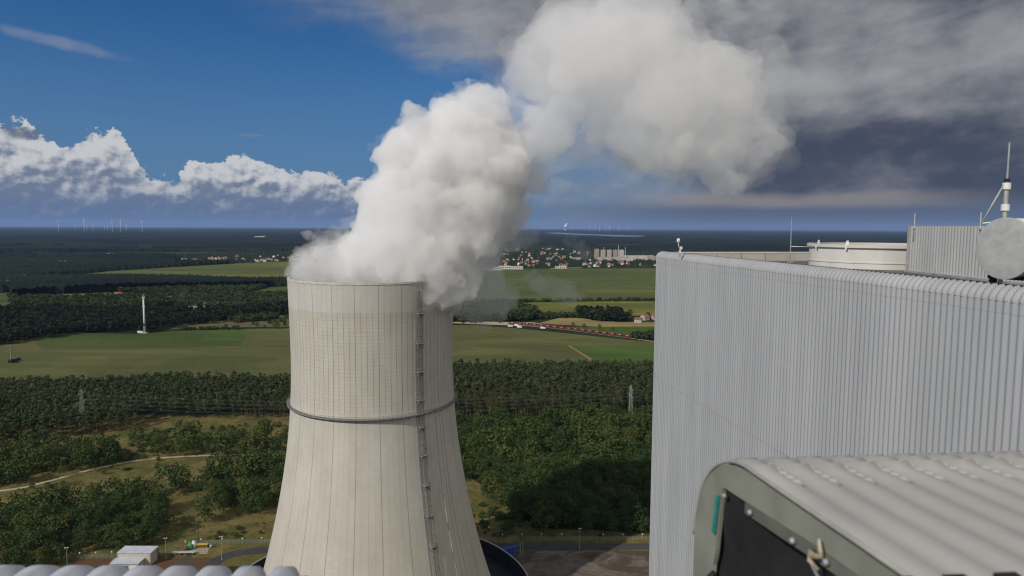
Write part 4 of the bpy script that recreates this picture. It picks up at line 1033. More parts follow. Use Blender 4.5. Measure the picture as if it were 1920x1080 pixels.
one_house(128, 497, 1, 2, .2, 1.8, 'second pale building close to the lone one in the dark woods')
one_house(206, 481, 1, 2, .2, 2., 'tiny pale shed far off in the woods')
one_house(6, 627, 2, 0, .4, 1.3, 'red roofed house half hidden at the dark wood edge')
one_house(33, 586, 1, 2, .4, 1.0, 'small pale house beside the side road in the dark wood')
# parked cars glimpsed between the trees are too small; a pale car park surface is enough
sheet('car_park', [(172, 573), (205, 569), (226, 571), (224, 577), (176, 580)], M_asph, .7)

def facade(name, l, w, h, floors, bays, mw, label, cat, px, py, rz, group=None):
    g_ = G(px, py); e = empty(name, (g_[0], g_[1], 0), rz, label, cat, group)
    m = MB(); m.box((0, 0, h / 2), (l, w, h)); m.build('wall', mw, e)
    m = MB(); m.box((0, 0, h + .45), (l + .5, w + .5, .9)); m.box((l * .15, 0, h + 2.2), (4.5, 4, 2.6)); m.build('roof', M_hwall[2], e)
    m = MB(); fh = h / floors
    for f in range(floors):
        for b in range(bays):
            for s in (-1, 1): m.box((-l / 2 + (b + .5) * l / bays, s * (w / 2 + .02), (f + .55) * fh), (l / bays * .55, .12, fh * .5))
    nb = max(2, int(w / (l / bays)))
    for f in range(floors):
        for b in range(nb):
            for s in (-1, 1): m.box((s * (l / 2 + .02), -w / 2 + (b + .5) * w / nb, (f + .55) * fh), (.12, w / nb * .5, fh * .5))
    o = m.build('window_band', M_glass, e); return e
M_blk = [mottled('pink brown panel facade', (.44, .34, .29), (.52, .42, .36), .08, .85), mottled('cream panel facade', (.55, .49, .39), (.62, .56, .46), .08, .85), mottled('white panel facade', (.62, .60, .57), (.7, .68, .65), .08, .85)]
for k, (px, mt, c) in enumerate(((1118.5, 0, 'pinkish tower block at the tower end of the row of five'), (1130.5, 1, 'second tower block of five, cream with a mast on its roof'), (1142, 1, 'middle tower block of the row of five'), (1153.2, 0, 'fourth tower block, pinkish, with a thin mast beside it'), (1165, 2, 'whitish tower block at the lake end of the row of five'))):
    facade('tower_block', 23, 17, 52 + (6 if k == 0 else 0), 14, 9, M_blk[mt], c, 'tower block', px, 486.5 if k else 487.5, .12, 'tower blocks beyond the town')
for k, (px, py, l, h, mt, c) in enumerate(((1148, 488.2, 150, 17, 1, 'long cream apartment slab in front of the tower blocks'), (1197, 487.2, 165, 24, 2, 'tallest long apartment slab right of the tower blocks'), (1226, 488.6, 70, 22, 0, 'reddish apartment slab nearest the ribbed wall'), (1176, 489.2, 80, 14, 2, 'short white apartment slab between the long ones'), (1080, 487, 60, 12, 0, 'reddish flat block at the left of the tower blocks'))):
    facade('apartment_slab', l, 13, h, 5, int(l / 6), M_blk[mt], c, 'apartment block', px, py, .06, 'apartment slabs beyond the town')
for px, py, l, h, c in ((918, 506.5, 95, 12, 'long low white warehouse at the edge of the steam'), (946, 504.5, 50, 13, 'white storage hall right of the long warehouse'), (968, 504.5, 55, 11, 'white striped shed near the drifting steam'), (1052, 503.3, 48, 8, 'flat white hall at the edge of the green field')):
    facade('warehouse', l, 30, h, 1, int(l / 8), M_hwall[1], c, 'warehouse', px, py, .05, 'white halls at the field edge')
for px, y0, y1, c in ((1132, 462, 484, 'thin chimney behind the second tower block'), (1159.5, 459, 486, 'thin mast behind the fourth tower block'), (1172, 462, 486, 'thin mast right of the tower blocks')):
    g_ = G(px, y1 + 1.5); d = math.hypot(g_[0], g_[1]); h = (y1 - y0) * d / FPX; m = MB(); m.tube([(0, 0, 0), (0, 0, h * .6), (0, 0, h)], [1.5, 1.2, .9], 8); m.box((0, 0, 1.), (5, 5, 2)); tag(m.build('chimney_mast', M_white, loc=(g_[0], g_[1], 0)), c, 'mast')

# red goods train
M_red = mottled('red wagon paint', (.105, .022, .018), (.15, .032, .024), .5, .6, spec=.3)
M_wag = material('white wagon marking', color=(.72, .70, .68), rough=.6)
def wagon(loc, rz, label, proto=None):
    L = 12.8
    if proto is None:
        e = empty('goods_wagon', loc, rz, label, 'wagon', 'wagons of the red goods train')
        m = MB(); hw = 1.5
        m.box((0, 0, 2.6), (L - .6, 2 * hw, 2.9)); m.add([(-L / 2 + .3, -hw, 4.06), (L / 2 - .3, -hw, 4.06), (L / 2 - .9, 0, 4.7), (-L / 2 + .9, 0, 4.7), (-L / 2 + .3, hw, 4.06), (L / 2 - .3, hw, 4.06)], [(0, 1, 2, 3), (3, 2, 5, 4), (0, 3, 4), (1, 5, 2)])
        for k in range(8): m.box((-L / 2 + .9 + k * (L - 1.8) / 7, 0, 2.6), (.18, 2 * hw + .16, 2.8))
        m.build('body', M_red, e)
        m = MB(); m.box((0, 0, 1.), (L - .4, 2.2, .3)); m.build('underframe', M_steel_dark, e)
        m = MB(); m.box((.8, -hw - .1, 3.3), (3.2, .06, .5)); m.box((.8, hw + .1, 3.3), (3.2, .06, .5)); m.build('marking', M_wag, e)
        for sx in (-4.6, 4.6):
            m = MB()
            for dx in (-.9, .9):
                for s in (-.75, .75): m.tube([(sx + dx, s - .07, .47), (sx + dx, s + .07, .47)], .46, 12)
            m.box((sx, 0, .6), (2.6, 1.9, .25)); m.build('bogie', M_steel_dark, e)
        return e
    e = copy_tree(proto); e.location = loc; e.rotation_euler = (0, 0, rz); e['label'] = label; return e
def train():
    track = np.array(gr([(880, 606), (940, 608.2), (958, 609.3), (980, 610.6), (1010, 613.2), (1060, 619.2), (1110, 625.5), (1185, 635.2), (1260, 646)]))
    d = np.r_[0, np.cumsum(np.linalg.norm(np.diff(track, axis=0), axis=1))]
    def at(s): return np.array([np.interp(s, d, track[:, 0]), np.interp(s, d, track[:, 1])])
    ribbon('railway', [tuple(at(s)) for s in np.linspace(0, d[-1], 30)], 4., M_gravel, .75)
    s1 = np.interp(1183.5, [PX((*at(s), 0))[0] for s in np.linspace(0, d[-1], 300)], np.linspace(0, d[-1], 300)); s0 = np.interp(953, [PX((*at(s), 0))[0] for s in np.linspace(0, d[-1], 300)], np.linspace(0, d[-1], 300))
    n = 17; step = (s1 - s0) / n; ord_ = ['last', 'second last', 'third from the tail', 'fourth from the tail', 'fifth from the tail', 'sixth from the tail', 'seventh from the tail', 'eighth from the tail', 'ninth from the tail', 'tenth from the tail', 'eleventh from the tail', 'twelfth from the tail', 'thirteenth from the tail', 'fourteenth from the tail', 'third from the head', 'second from the head', 'foremost']
    pr = None
    for k in range(n):
        s = s1 - (k + .5) * step; p, q = at(s), at(s + .5); rz = math.atan2(q[1] - p[1], q[0] - p[0]); sc = step / 12.9
        o = wagon((p[0], p[1], .85), rz, f'red goods wagon with white marking, {ord_[k]} in the train' , pr); o.scale = (sc * .90, sc if sc < 1.4 else 1.4, min(sc, 1.35))
        if pr is None: pr = o
train()
def truck(px, py, rz, label):
    g_ = G(px, py); e = empty('parked_truck', (g_[0], g_[1], .6), rz, label, 'truck', 'white trucks beside the train')
    m = MB(); m.box((-1., 0, 2.3), (6.5, 2.5, 2.9)); m.build('cargo_box', M_white, e)
    m = MB(); m.box((3.4, 0, 1.75), (1.9, 2.4, 2.2), taper=.85); m.build('cab', M_white, e)
    for x in (-3, -1.8, 3.2): m = MB(); m.tube([(x, -1.25, .5), (x, 1.25, .5)], .5, 12); m.build('wheel_axle', M_black, e)
truck(957, 614, .2, 'white truck standing nearest the head of the red train'); truck(969, 612.5, -.5, 'white truck parked askew beside the front wagons'); truck(974, 615.5, -.3, 'white truck with its nose towards the field near the front wagons'); truck(1018, 617.5, -.2, 'lone white truck on the track below the middle wagons')

# white telecom mast
def telecom():
    g_ = G(271.5, 624.5); H = 64.; e = empty('telecom_mast', (g_[0], g_[1], 0), 0, 'tall slender white telecom mast at the edge of the left field', 'mast')
    m = MB(); m.tube([(0, 0, 0), (0, 0, H * .5), (0, 0, H * .93)], [1.7, 1.4, 1.05], 16); m.build('shaft', M_white, e, True)
    m = MB(); m.tube([(0, 0, H * .93), (0, 0, H)], [.35, .25], 8); m.build('top_spike', M_white, e)
    for z in (.68, .88, .92):
        m = MB(); m.tube([(0, 0, H * z), (0, 0, H * z + .5)], 2., 12)
        for k in range(3): a = 2.1 * k; m.box((1.8 * math.cos(a), 1.8 * math.sin(a), H * z + 1.6), (.35, .5, 2.4), a)
        m.build('antenna_panel', M_white, e)
    m = MB(); m.box((0, 0, .4), (9, 9, .8)); m.build('footing', M_hwall[2], e)
    g2 = G(263.5, 624.2); o = empty('equipment_cabin', (g2[0], g2[1], 0), 0, 'small white cabin at the foot of the telecom mast', 'cabin')
    m = MB(); m.box((0, 0, 1.7), (8.5, 3.5, 3.4)); m.build('cabin_wall', M_white, o); m = MB(); m.box((0, 0, 3.55), (9, 4, .28)); m.build('cabin_roof', M_hwall[2], o); m = MB(); m.box((2, -1.77, 1.2), (1., .06, 2.)); m.build('cabin_door', M_hwall[2], o)
telecom()
M_lattice = mottled('grey green lattice steel', (.19, .235, .20), (.27, .30, .265), .8, .55)
M_wire = material('conductor wire', color=(.10, .11, .10), rough=.5)
def pylon(px, py, H, rz, label, mat=None, group=None, thick=1.):
    g_ = G(px, py); e = empty('power_pylon', (g_[0], g_[1], 0), rz, label, 'pylon', group or 'lattice power pylons')
    m = MB(); b, t_ = H * .065, H * .016
    def leg(z): return b + (t_ - b) * min(1, (z / (H * .95)) ** .75)
    zs = np.linspace(0, H * .96, 13); cr = ((1, 1), (1, -1), (-1, -1), (-1, 1)); w = .16 * thick
    for a, c in cr: m.tube([(a * leg(z), c * leg(z), z) for z in zs], w, 4)
    for i in range(12):
        z0, z1 = zs[i], zs[i + 1]; q0, q1 = leg(z0), leg(z1)
        for k in range(4):
            a, c = cr[k], cr[(k + 1) % 4]
            m.tube([(a[0] * q0, a[1] * q0, z0), (c[0] * q1, c[1] * q1, z1)], w * .55, 4); m.tube([(c[0] * q0, c[1] * q0, z0), (a[0] * q1, a[1] * q1, z1)], w * .55, 4)
    m.tube([(0, 0, H * .96), (0, 0, H)], w, 4); m.build('lattice_tower', mat or M_lattice, e)
    for zc, l in ((.66, H * .24), (.86, H * .21)):
        m = MB(); z = H * zc
        for s in (-1, 1):
            q = leg(z)
            for c in (-1, 1): m.tube([(s * q, c * q, z), (s * l, 0, z + .3)], w * .8, 4)
            m.tube([(s * q, 0, z + H * .055), (s * l, 0, z + .3)], w * .8, 4)
            for k in (.3, .6): m.tube([(s * (q + (l - q) * k), -q * (1 - k), z), (s * (q + (l - q) * k), 0, z + H * .055 * (1 - k))], w * .5, 4); m.tube([(s * (q + (l - q) * k), q * (1 - k), z), (s * (q + (l - q) * k), 0, z + H * .055 * (1 - k))], w * .5, 4)
            for k in (.55, 1.): x = s * (q + (l - q) * k); m.tube([(x, 0, z + .2), (x, 0, z - 2.2)], w * .5, 4)
        m.build('cross_arm', mat or M_lattice, e)
    return e, [(s * (H * .018 + (l - H * .018) * k), zc * H - 2.2) for zc, l in ((.66, H * .24), (.86, H * .21)) for s in (-1, 1) for k in (.55, 1.)]
pA, pB = G(156, 806), G(1182, 786); lz = math.atan2(pB[1] - pA[1], pB[0] - pA[0])
e1, pts1 = pylon(156, 806, 37., lz + PI / 2, 'green grey lattice pylon before the dark forest left of the tower', thick=1.15)
M_lat2 = mottled('pale lattice steel', (.2, .2, .165), (.26, .255, .22), .8, .55)
e2, pts2 = pylon(1182, 786, 33., lz + PI / 2, 'pale lattice pylon before the pines near the ribbed wall', M_lat2, thick=1.2)
def wires():
    d = np.array([math.cos(lz), math.sin(lz)]); nrm = np.array([math.cos(lz + PI / 2), math.sin(lz + PI / 2)])
    for i, ((o1, z1), (o2, z2)) in enumerate(zip(pts1, pts2)):
        m = MB(); a = np.array([*(pA[:2] + nrm * o1), z1]); b = np.array([*(pB[:2] + nrm * o2), z2])
        c = np.array([*(pB[:2] + nrm * o2 + d * 300), z2 + 1.]); 
        for p, q, sag in ((a, b, 9.), (b, c, 5.)):
            pts = [p + (q - p) * u - np.array([0, 0, sag * 4 * u * (1 - u)]) for u in np.linspace(0, 1, 25)]; m.tube(pts, .05, 4)
        lv = 'upper' if i > 3 else 'lower'; sd = ['outer far', 'inner far', 'inner near', 'outer near'][(3 - i % 4) if False else [1, 0, 2, 3][i % 4]]
        tag(m.build('power_line', M_wire), f'thin {lv} conductor hung on the {sd} arm end of the two lattice pylons', 'power line', 'conductors between the lattice pylons')
wires()
pylon(22, 679, 24, .9, 'slim faint pylon standing in the left field by a dark bush', group='far pylons')
pylon(15, 541, 26, .4, 'distant pylon above the wood at the far left edge', group='far pylons'); pylon(46, 527, 22, .4, 'smaller distant pylon beside the winding track', group='far pylons')
pylon(1134, 594, 24, .5, 'pale distant pylon rising from the dark grove', M_lat2, 'far pylons', 1.4)
for px, py in ((14, 677), (22, 678), (31, 677)):
    c = G(px, py)
q = visible(scatter([(12, 678), (36, 676), (38, 681), (12, 682)], 4, 77, .4, 1.), 60, 5)
merge('thicket', q, [deciduous_crown(560 + i, 80, .1) for i in range(3)], (3, 5), 5, M_dark, 'dark bush island in the left field', 'thicket')

# wind turbines on the horizon
def turbines():
    for px, y0, dist, lab in ((109.5, 410, 15500, 'leftmost wind turbine of the row on the horizon'), (141, 419, 21000, 'faint small wind turbine right of the leftmost one'), (158, 408, 15000, 'tall wind turbine in the left pair'), (163, 417, 19000, 'shorter wind turbine of the left pair'), (174.5, 416, 18500, 'lone smaller wind turbine between the pairs'), (196, 419, 21000, 'fainter of the two smallest wind turbines'), (202, 418, 20500, 'small wind turbine left of the tall middle one'), (210.5, 409, 15200, 'tall wind turbine in the middle of the row'), (226, 409, 15200, 'tall wind turbine right of the middle one'), (237, 418, 20500, 'small wind turbine between the last two tall ones'), (266.5, 410, 15600, 'rightmost wind turbine, standing apart')):
        r_ = ray(px, 430); p = CC + r_ * (dist / r_[1]); H = D(px, y0 + 4.5, dist)[2]; L = 52.
        e = empty('wind_turbine', (p[0], p[1], 0), (px * 7.3) % 1.2 - .6 - math.atan2(p[0], p[1]), lab, 'wind turbine', 'wind turbines on the horizon')
        m = MB(); m.tube([(0, 0, 0), (0, 0, H)], [4.2, 2.6], 10); m.build('tower', M_turb, e, True)
        m = MB(); m.box((0, 2, H), (4, 11, 4)); m.build('nacelle', M_turb, e)
        for k in range(3):
            a = px * 3.7 + k * 2 * PI / 3; m = MB(); m.tube([(0, -5, H), (math.sin(a) * L * .25, -5, H + math.cos(a) * L * .25), (math.sin(a) * L, -5, H + math.cos(a) * L)], [1.4, 2.2, .7], 5); m.build('blade', M_turb, e, True)
M_turb = material('turbine white', color=(.8, .8, .8), rough=.5)
turbines()
for px, y0, dist in ((1106, 423, 26000), (1116, 424, 27000), (1124, 424, 27000), (1136, 425, 28000), (1143, 424, 27000), (1160, 425, 28000), (1178, 425, 28000)):
    r_ = ray(px, 431); p = CC + r_ * (dist / r_[1]); hub = D(px, y0, dist)[2]
    m = MB(); m.tube([(0, 0, 0), (0, 0, hub)], [5, 3.5], 8)
    for k in range(3): a = .3 + px + k * 2.094; m.tube([(0, -8, hub), (math.sin(a) * 70, -8, hub + math.cos(a) * 70)], [2.6, 1.4], 4)
    tag(m.build('wind_turbine', M_turb, loc=(p[0], p[1], 0)), 'minute wind turbine far away on the horizon beyond the lake', 'wind turbine', 'faraway wind turbines beyond the lake')

# ------------------------------------------------------------------ works yard at the foot of the tower
M_bldg = mottled('beige panel wall', (.42, .39, .34), (.48, .45, .40), .6, .8); M_groof = mottled('blue grey flat roof', (.42, .46, .52), (.50, .53, .58), .3, .6)
def site():
    g_ = G(246, 1066); e = empty('works_building', (g_[0], g_[1], 0), .0, 'low beige works building with pale blue grey flat roofs', 'building')
    m = MB(); m.box((0, 6.5, 3.4), (17, 7, 6.8)); m.build('rear_wall', M_bldg, e); m = MB(); m.box((.3, 6.5, 7.05), (17.8, 7.8, .45)); m.build('rear_roof', M_groof, e)
    m = MB(); m.box((-1.6, -.1, 2.), (14, 6, 4)); m.build('front_wall', M_hwall[2], e); m = MB(); m.box((-1.6, -.2, 4.2), (14.6, 6.6, .35)); m.build('front_roof', M_groof, e)
    for x in (-4.2, 2.6): m = MB(); m.box((x, -3.15, 1.9), (3.2, .1, 2.6)); m.build('window', M_white, e)
    m = MB(); m.box((-.9, -3.14, 1.5), (1.6, .1, 2.8)); m.build('door', M_glass, e)
    # tanks, barrels and containers on the pad
    def at(px, py): return tuple(G(px, py)[:2])
    for px, py, mt, lab in ((357.5, 1028.5, M_gtank, 'rounded bright green tank left of the yellow containers'), (363, 1026.5, M_white, 'rounded white tank between the green tank and yellow containers')):
        x, y = at(px, py); t = empty('round_tank', (x, y, 0), .4, lab, 'tank')
        m = MB(); m.tube([(0, -2.2, 1.8), (0, -1.9, 1.8), (0, 1.9, 1.8), (0, 2.2, 1.8)], [.9, 1.6, 1.6, .9], 16); m.build('vessel', mt, t, True); m = MB(); m.box((0, -1.2, .4), (2.4, .4, .8)); m.box((0, 1.2, .4), (2.4, .4, .8)); m.build('saddle', M_steel_dark, t)
    for k, (px, lab) in enumerate(((369.5, 'first yellow topped container, next to the white tank'), (375.5, 'second yellow topped container from the white tank'), (381.5, 'third yellow topped container from the white tank'), (387.5, 'yellow topped container at the road end'))):
        x, y = at(px, 1026.8 - k * .2); t = empty('yellow_container', (x, y, 0), 0, lab, 'container', 'yellow topped containers on the pad')
        m = MB(); m.box((0, 0, .9), (1.6, 1.7, 1.8), taper=1.05); m.build('tub', M_brown, t); m = MB(); m.box((0, 0, 2.), (1.75, 1.85, .4), taper=.9); m.build('lid', M_yellow, t)
    x, y = at(396, 1027); t = empty('grey_barrel', (x, y, 0), 0, 'grey drum at the road end of the yellow containers', 'barrel'); m = MB(); m.tube([(0, 0, 0), (0, 0, .9), (0, 0, 1.8)], [.8, .85, .8], 14); m.build('barrel_body', M_galv, t, True); m = MB(); m.tube([(0, 0, 1.803), (0, 0, 1.9)], [.7, .6], 14); m.build('lid', M_steel_dark, t)
    x, y = at(351, 1030); t = empty('brown_tank', (x, y, 0), .4, 'rusty brown tank behind the green one', 'tank'); m = MB(); m.tube([(0, -2., 1.5), (0, -1.8, 1.5), (0, 1.8, 1.5), (0, 2., 1.5)], [.7, 1.3, 1.3, .7], 14); m.build('vessel', M_brown, t, True); m = MB(); m.box((0, 0, .3), (2, 3, .6)); m.build('saddle', M_steel_dark, t)
    x, y = at(345, 1040); t = empty('pipe_rack', (x, y, 0), .05, 'grey steel pipe rack along the front of the loading pad', 'pipe rack')
    m = MB()
    for k in range(5): m.tube([(-6, k * .5 - 1, 1.5 + .1 * (k % 2)), (6, k * .5 - 1, 1.5 + .1 * (k % 2))], .14, 6)
    m.build('pipe', M_galv, t); m = MB()
    for xx in (-5, -1.7, 1.7, 5): m.box((xx, 0, .7), (.3, 2.6, 1.4))
    m.build('rack_frame', M_steel_dark, t)
    # flood light poles
    for px, py, top, lab in ((416, 1049, 1010.5, 'tall floodlight pole on the grass by the curved road'), (311.5, 1047, 1014, 'floodlight pole behind the works building'), (127, 1072, 1035, 'floodlight pole at the wood edge left of the works building'), (1086.5, 1028, 992, 'floodlight pole on the road behind the rubble yard')):
        g_ = G(px, py); d = math.hypot(g_[0], g_[1]); H = (py - top) * d / FPX * 1.08
        t = empty('floodlight_pole', (g_[0], g_[1], 0), .3, lab, 'floodlight', 'floodlight poles round the works yard')
        m = MB(); m.tube([(0, 0, 0), (0, 0, H)], [.16, .10], 8); m.box((0, 0, .2), (.8, .8, .4)); m.build('pole', M_galv, t); m = MB(); m.box((0, 0, H + .1), (1.6, .12, .12)); m.box((-.6, -.1, H + .25), (.6, .4, .35)); m.box((.6, -.1, H + .25), (.6, .4, .35)); m.build('lamp_head', M_white, t)
    # fence with small white cameras on posts
    def fence(A, B, label):
        a, b = np.array(G(*A)[:2]), np.array(G(*B)[:2]); d = b - a; L = np.linalg.norm(d); rz = math.atan2(d[1], d[0]); e = empty('mesh_fence', (a[0], a[1], 0), rz, label, 'fence')
        m = MB(); s = 0.
        while s < L: m.box((s, 0, 1.2), (.1, .1, 2.4)); s += 2.5
        m.build('fence_post', M_galv, e); m = MB()
        for z in np.arange(.15, 2.4, .28): m.tube([(0, 0, z), (L, 0, z)], .022, 4)
        for s in np.arange(0, L, .5): m.box((s, 0, 1.2), (.025, .02, 2.3))
        m.build('mesh_panel', M_lattice, e)
    fence((145, 1048), (330, 1042), 'wire mesh fence behind the works building'); fence((330, 1042), (360, 1021), 'wire mesh fence along the left of the loading pad'); fence((360, 1021), (540, 1018), 'wire mesh fence behind the yellow containers and curved road'); fence((880, 1014), (1330, 1013), 'wire mesh fence behind the road by the dark wood')
    posts = [(150, 1048), (180, 1047), (210, 1046), (300, 1044), (348, 1026), (377, 1022), (416.5, 1021), (455, 1020.5), (491, 1019), (917, 999), (942, 1013), (979, 1012.5), (1015, 1012.2), (1053, 1012), (1131, 1012.5), (1168, 1012.6), (1204, 1012.4)]
    for px, py in posts:
        g_ = G(px, py); left = px < 700
        t = empty('fence_light', (g_[0], g_[1], 0), 0, 'small white light on a short post along the works yard fence' if left else 'small white light on a short post along the road below the dark wood', 'light', 'fence lights by the works yard' if left else 'fence lights along the road')
        m = MB(); m.box((0, .2, 1.6), (.1, .1, 3.2)); m.build('post', M_galv, t); m = MB(); m.box((0, .0, 3.4), (.7, .5, .5), taper=.8); m.build('lamp_housing', M_white, t)
    # blue frame by the noise wall
    g_ = G(955, 1046); t = empty('blue_scaffold', (g_[0], g_[1], 0), .5, 'blue steel scaffold frame just outside the dark noise wall', 'scaffold')
    m = MB()
    for x in (-4, -1.3, 1.3, 4):
        for y in (-1.5, 1.5): m.tube([(x, y, 0), (x, y, 6)], .14, 5)
    for z in (2, 4, 6):
        for y in (-1.5, 1.5): m.tube([(-4, y, z), (4, y, z)], .12, 5)
        m.box((0, 0, z - .2), (8, 3, .12))
    m.build('frame', M_bluep, t); m = MB(); m.tube([(7, 0, 0), (6.4, 0, 8.5)], .14, 6); m.tube([(8.5, 0, 0), (8.1, 0, 8.)], .12, 6); m.build('standpipe', M_galv, t)
M_gtank = material('bright green paint', color=(.06, .25, .09), rough=.5); M_yellow = material('yellow paint', color=(.45, .36, .04), rough=.6); M_brown = mottled('brown tub', (.10, .06, .04), (.15, .09, .06), 1, .7); M_bluep = material('blue paint', color=(.02, .05, .28), rough=.5)
site()

# ------------------------------------------------------------------ steam
def field_noise(shape, h, scale, seed):
    """smooth lattice noise on a regular grid, separable interpolation"""
    r = np.random.default_rng(seed); out = None
    n = [int(s * h / scale) + 3 for s in shape]; A = r.random(n).astype('f4')
    for ax, s in enumerate(shape):
        u = np.arange(s) * h / scale; i = np.floor(u).astype(int); f = (u - i).astype('f4'); f = f * f * (3 - 2 * f)
        sh = [1, 1, 1]; sh[ax] = s; f = f.reshape(sh)
        A = np.take(A, i, ax) * (1 - f) + np.take(A, i + 1, ax) * f
    return A
def surface_nets(vol, h, org):
    ins = vol < 0; nx, ny, nz = vol.shape; cs = (nx - 1, ny - 1, nz - 1)
    cnt = np.zeros(cs, 'i4'); acc = np.zeros(cs + (3,), 'f4')
    corners = [(i, j, k) for i in (0, 1) for j in (0, 1) for k in (0, 1)]
    sub = lambda c: (slice(c[0], c[0] + cs[0]), slice(c[1], c[1] + cs[1]), slice(c[2], c[2] + cs[2]))
    for a in corners:
        for ax in range(3):
            if a[ax]: continue
            b = list(a); b[ax] = 1; va, vb = vol[sub(a)], vol[sub(b)]; x = (va < 0) != (vb < 0)
            with np.errstate(divide='ignore', invalid='ignore'): t = np.where(x, va / (va - vb), 0)
            cnt += x
            for q in range(3): acc[..., q] += np.where(x, a[q] + (t if q == ax else 0), 0)
    act = cnt > 0; idx = -np.ones(cs, 'i4'); idx[act] = np.arange(act.sum())
    base = np.argwhere(act); V = (base + acc[act] / cnt[act][:, None]) * h + org
    Fs = []
    for ax in range(3):
        s0 = [slice(1, -1)] * 3; s0[ax] = slice(0, -1); s1 = list(s0); s1[ax] = slice(1, None)
        a, b = ins[tuple(s0)], ins[tuple(s1)]; e = np.argwhere(a != b); 
        if not len(e): continue
        off = np.ones(3, int); off[ax] = 0; p = e + off; u, w = [(1, 2), (2, 0), (0, 1)][ax]
        def cell(du, dw): q = p.copy(); q[:, u] -= du; q[:, w] -= dw; return idx[q[:, 0], q[:, 1], q[:, 2]]
        quad = np.stack([cell(1, 1), cell(0, 1), cell(0, 0), cell(1, 0)], 1); flip = b[tuple(e.T)]; quad[flip] = quad[flip][:, ::-1]; Fs.append(quad)
    return V, np.concatenate(Fs)
def steam_mat(name, dens, aniso=.0, col=(.985, .985, .99), emit=None):
    m = bpy.data.materials.new(name); m.use_nodes = True; nt = m.node_tree; nt.nodes.clear()
    out = nt.nodes.new('ShaderNodeOutputMaterial'); v = nt.nodes.new('ShaderNodeVolumePrincipled')
    v.inputs['Color'].default_value = (*col, 1); v.inputs['Density'].default_value = dens; v.inputs['Anisotropy'].default_value = aniso
    nt.links.new(v.outputs[0], out.inputs['Volume']); m.cycles.homogeneous_volume = True
    return m
def blob_world(px, py, rp, dd, base=305.):
    y = base + dd; c = D(px, py, y); return (c[0], c[1], c[2], rp * y / FPX)
def hull(name, blobs, h, noise, mat, parent, k=4., puffs=None, seed=1, grow=0., cut=None):
    B = np.array(blobs, float); pad = 16
    lo = (B[:, :3] - B[:, 3:]).min(0) - pad; hi = (B[:, :3] + B[:, 3:]).max(0) + pad; sh = np.ceil((hi - lo) / h).astype(int)
    gx, gy, gz = [(lo[i] + np.arange(sh[i]) * h).astype('f4') for i in range(3)]
    acc = np.zeros(sh, 'f4')
    if puffs:
        rp = np.random.default_rng(seed + 50); out = [B]; lev = B
        for (cnt, f0, f1) in puffs:
            nx = []
            for x, y, z, r in lev:
                d = rp.normal(size=(cnt, 3)); d /= np.linalg.norm(d, axis=1)[:, None]; rr = r * rp.uniform(f0, f1, cnt)
                nx.append(np.c_[np.array([x, y, z]) + d * (r * .98 - rr * rp.uniform(.15, .6, cnt))[:, None], rr])
            lev = np.concatenate(nx); out.append(lev)
        B = np.concatenate(out)
    for x, y, z, r in B:
        R_ = r + k * 5; sl = [slice(max(0, int((c_ - R_ - l_) / h)), max(1, int((c_ + R_ - l_) / h) + 2)) for c_, l_ in zip((x, y, z), lo)]
        d = np.sqrt(((gx[sl[0]] - x) ** 2)[:, None, None] + ((gy[sl[1]] - y) ** 2)[None, :, None] + ((gz[sl[2]] - z) ** 2)[None, None, :]) - r
        acc[tuple(sl)] += np.exp(np.clip(-d / k, -30, 30))
    sdf = -k * np.log(acc + 1e-12)
    for i, (sc, am, kind) in enumerate(noise):
        n = field_noise(sh, h, sc, seed * 31 + i) - .5
        if kind == 'b': n = (np.abs(n) * 2) * -1. + .35      # billows: round bulges with creases
        sdf -= n * am * 2
    sdf -= grow
    if cut is not None: sdf = np.maximum(sdf, cut(gx[:, None, None], gy[None, :, None], gz[None, None, :]))
    for ax in range(3):
        s = [slice(None)] * 3
        for e in (0, -1): s[ax] = e; sdf[tuple(s)] = 1.
    V, Fq = surface_nets(sdf, h, lo)
    o = link(name, np_mesh(name, V, Fq), mat, parent, True); return o
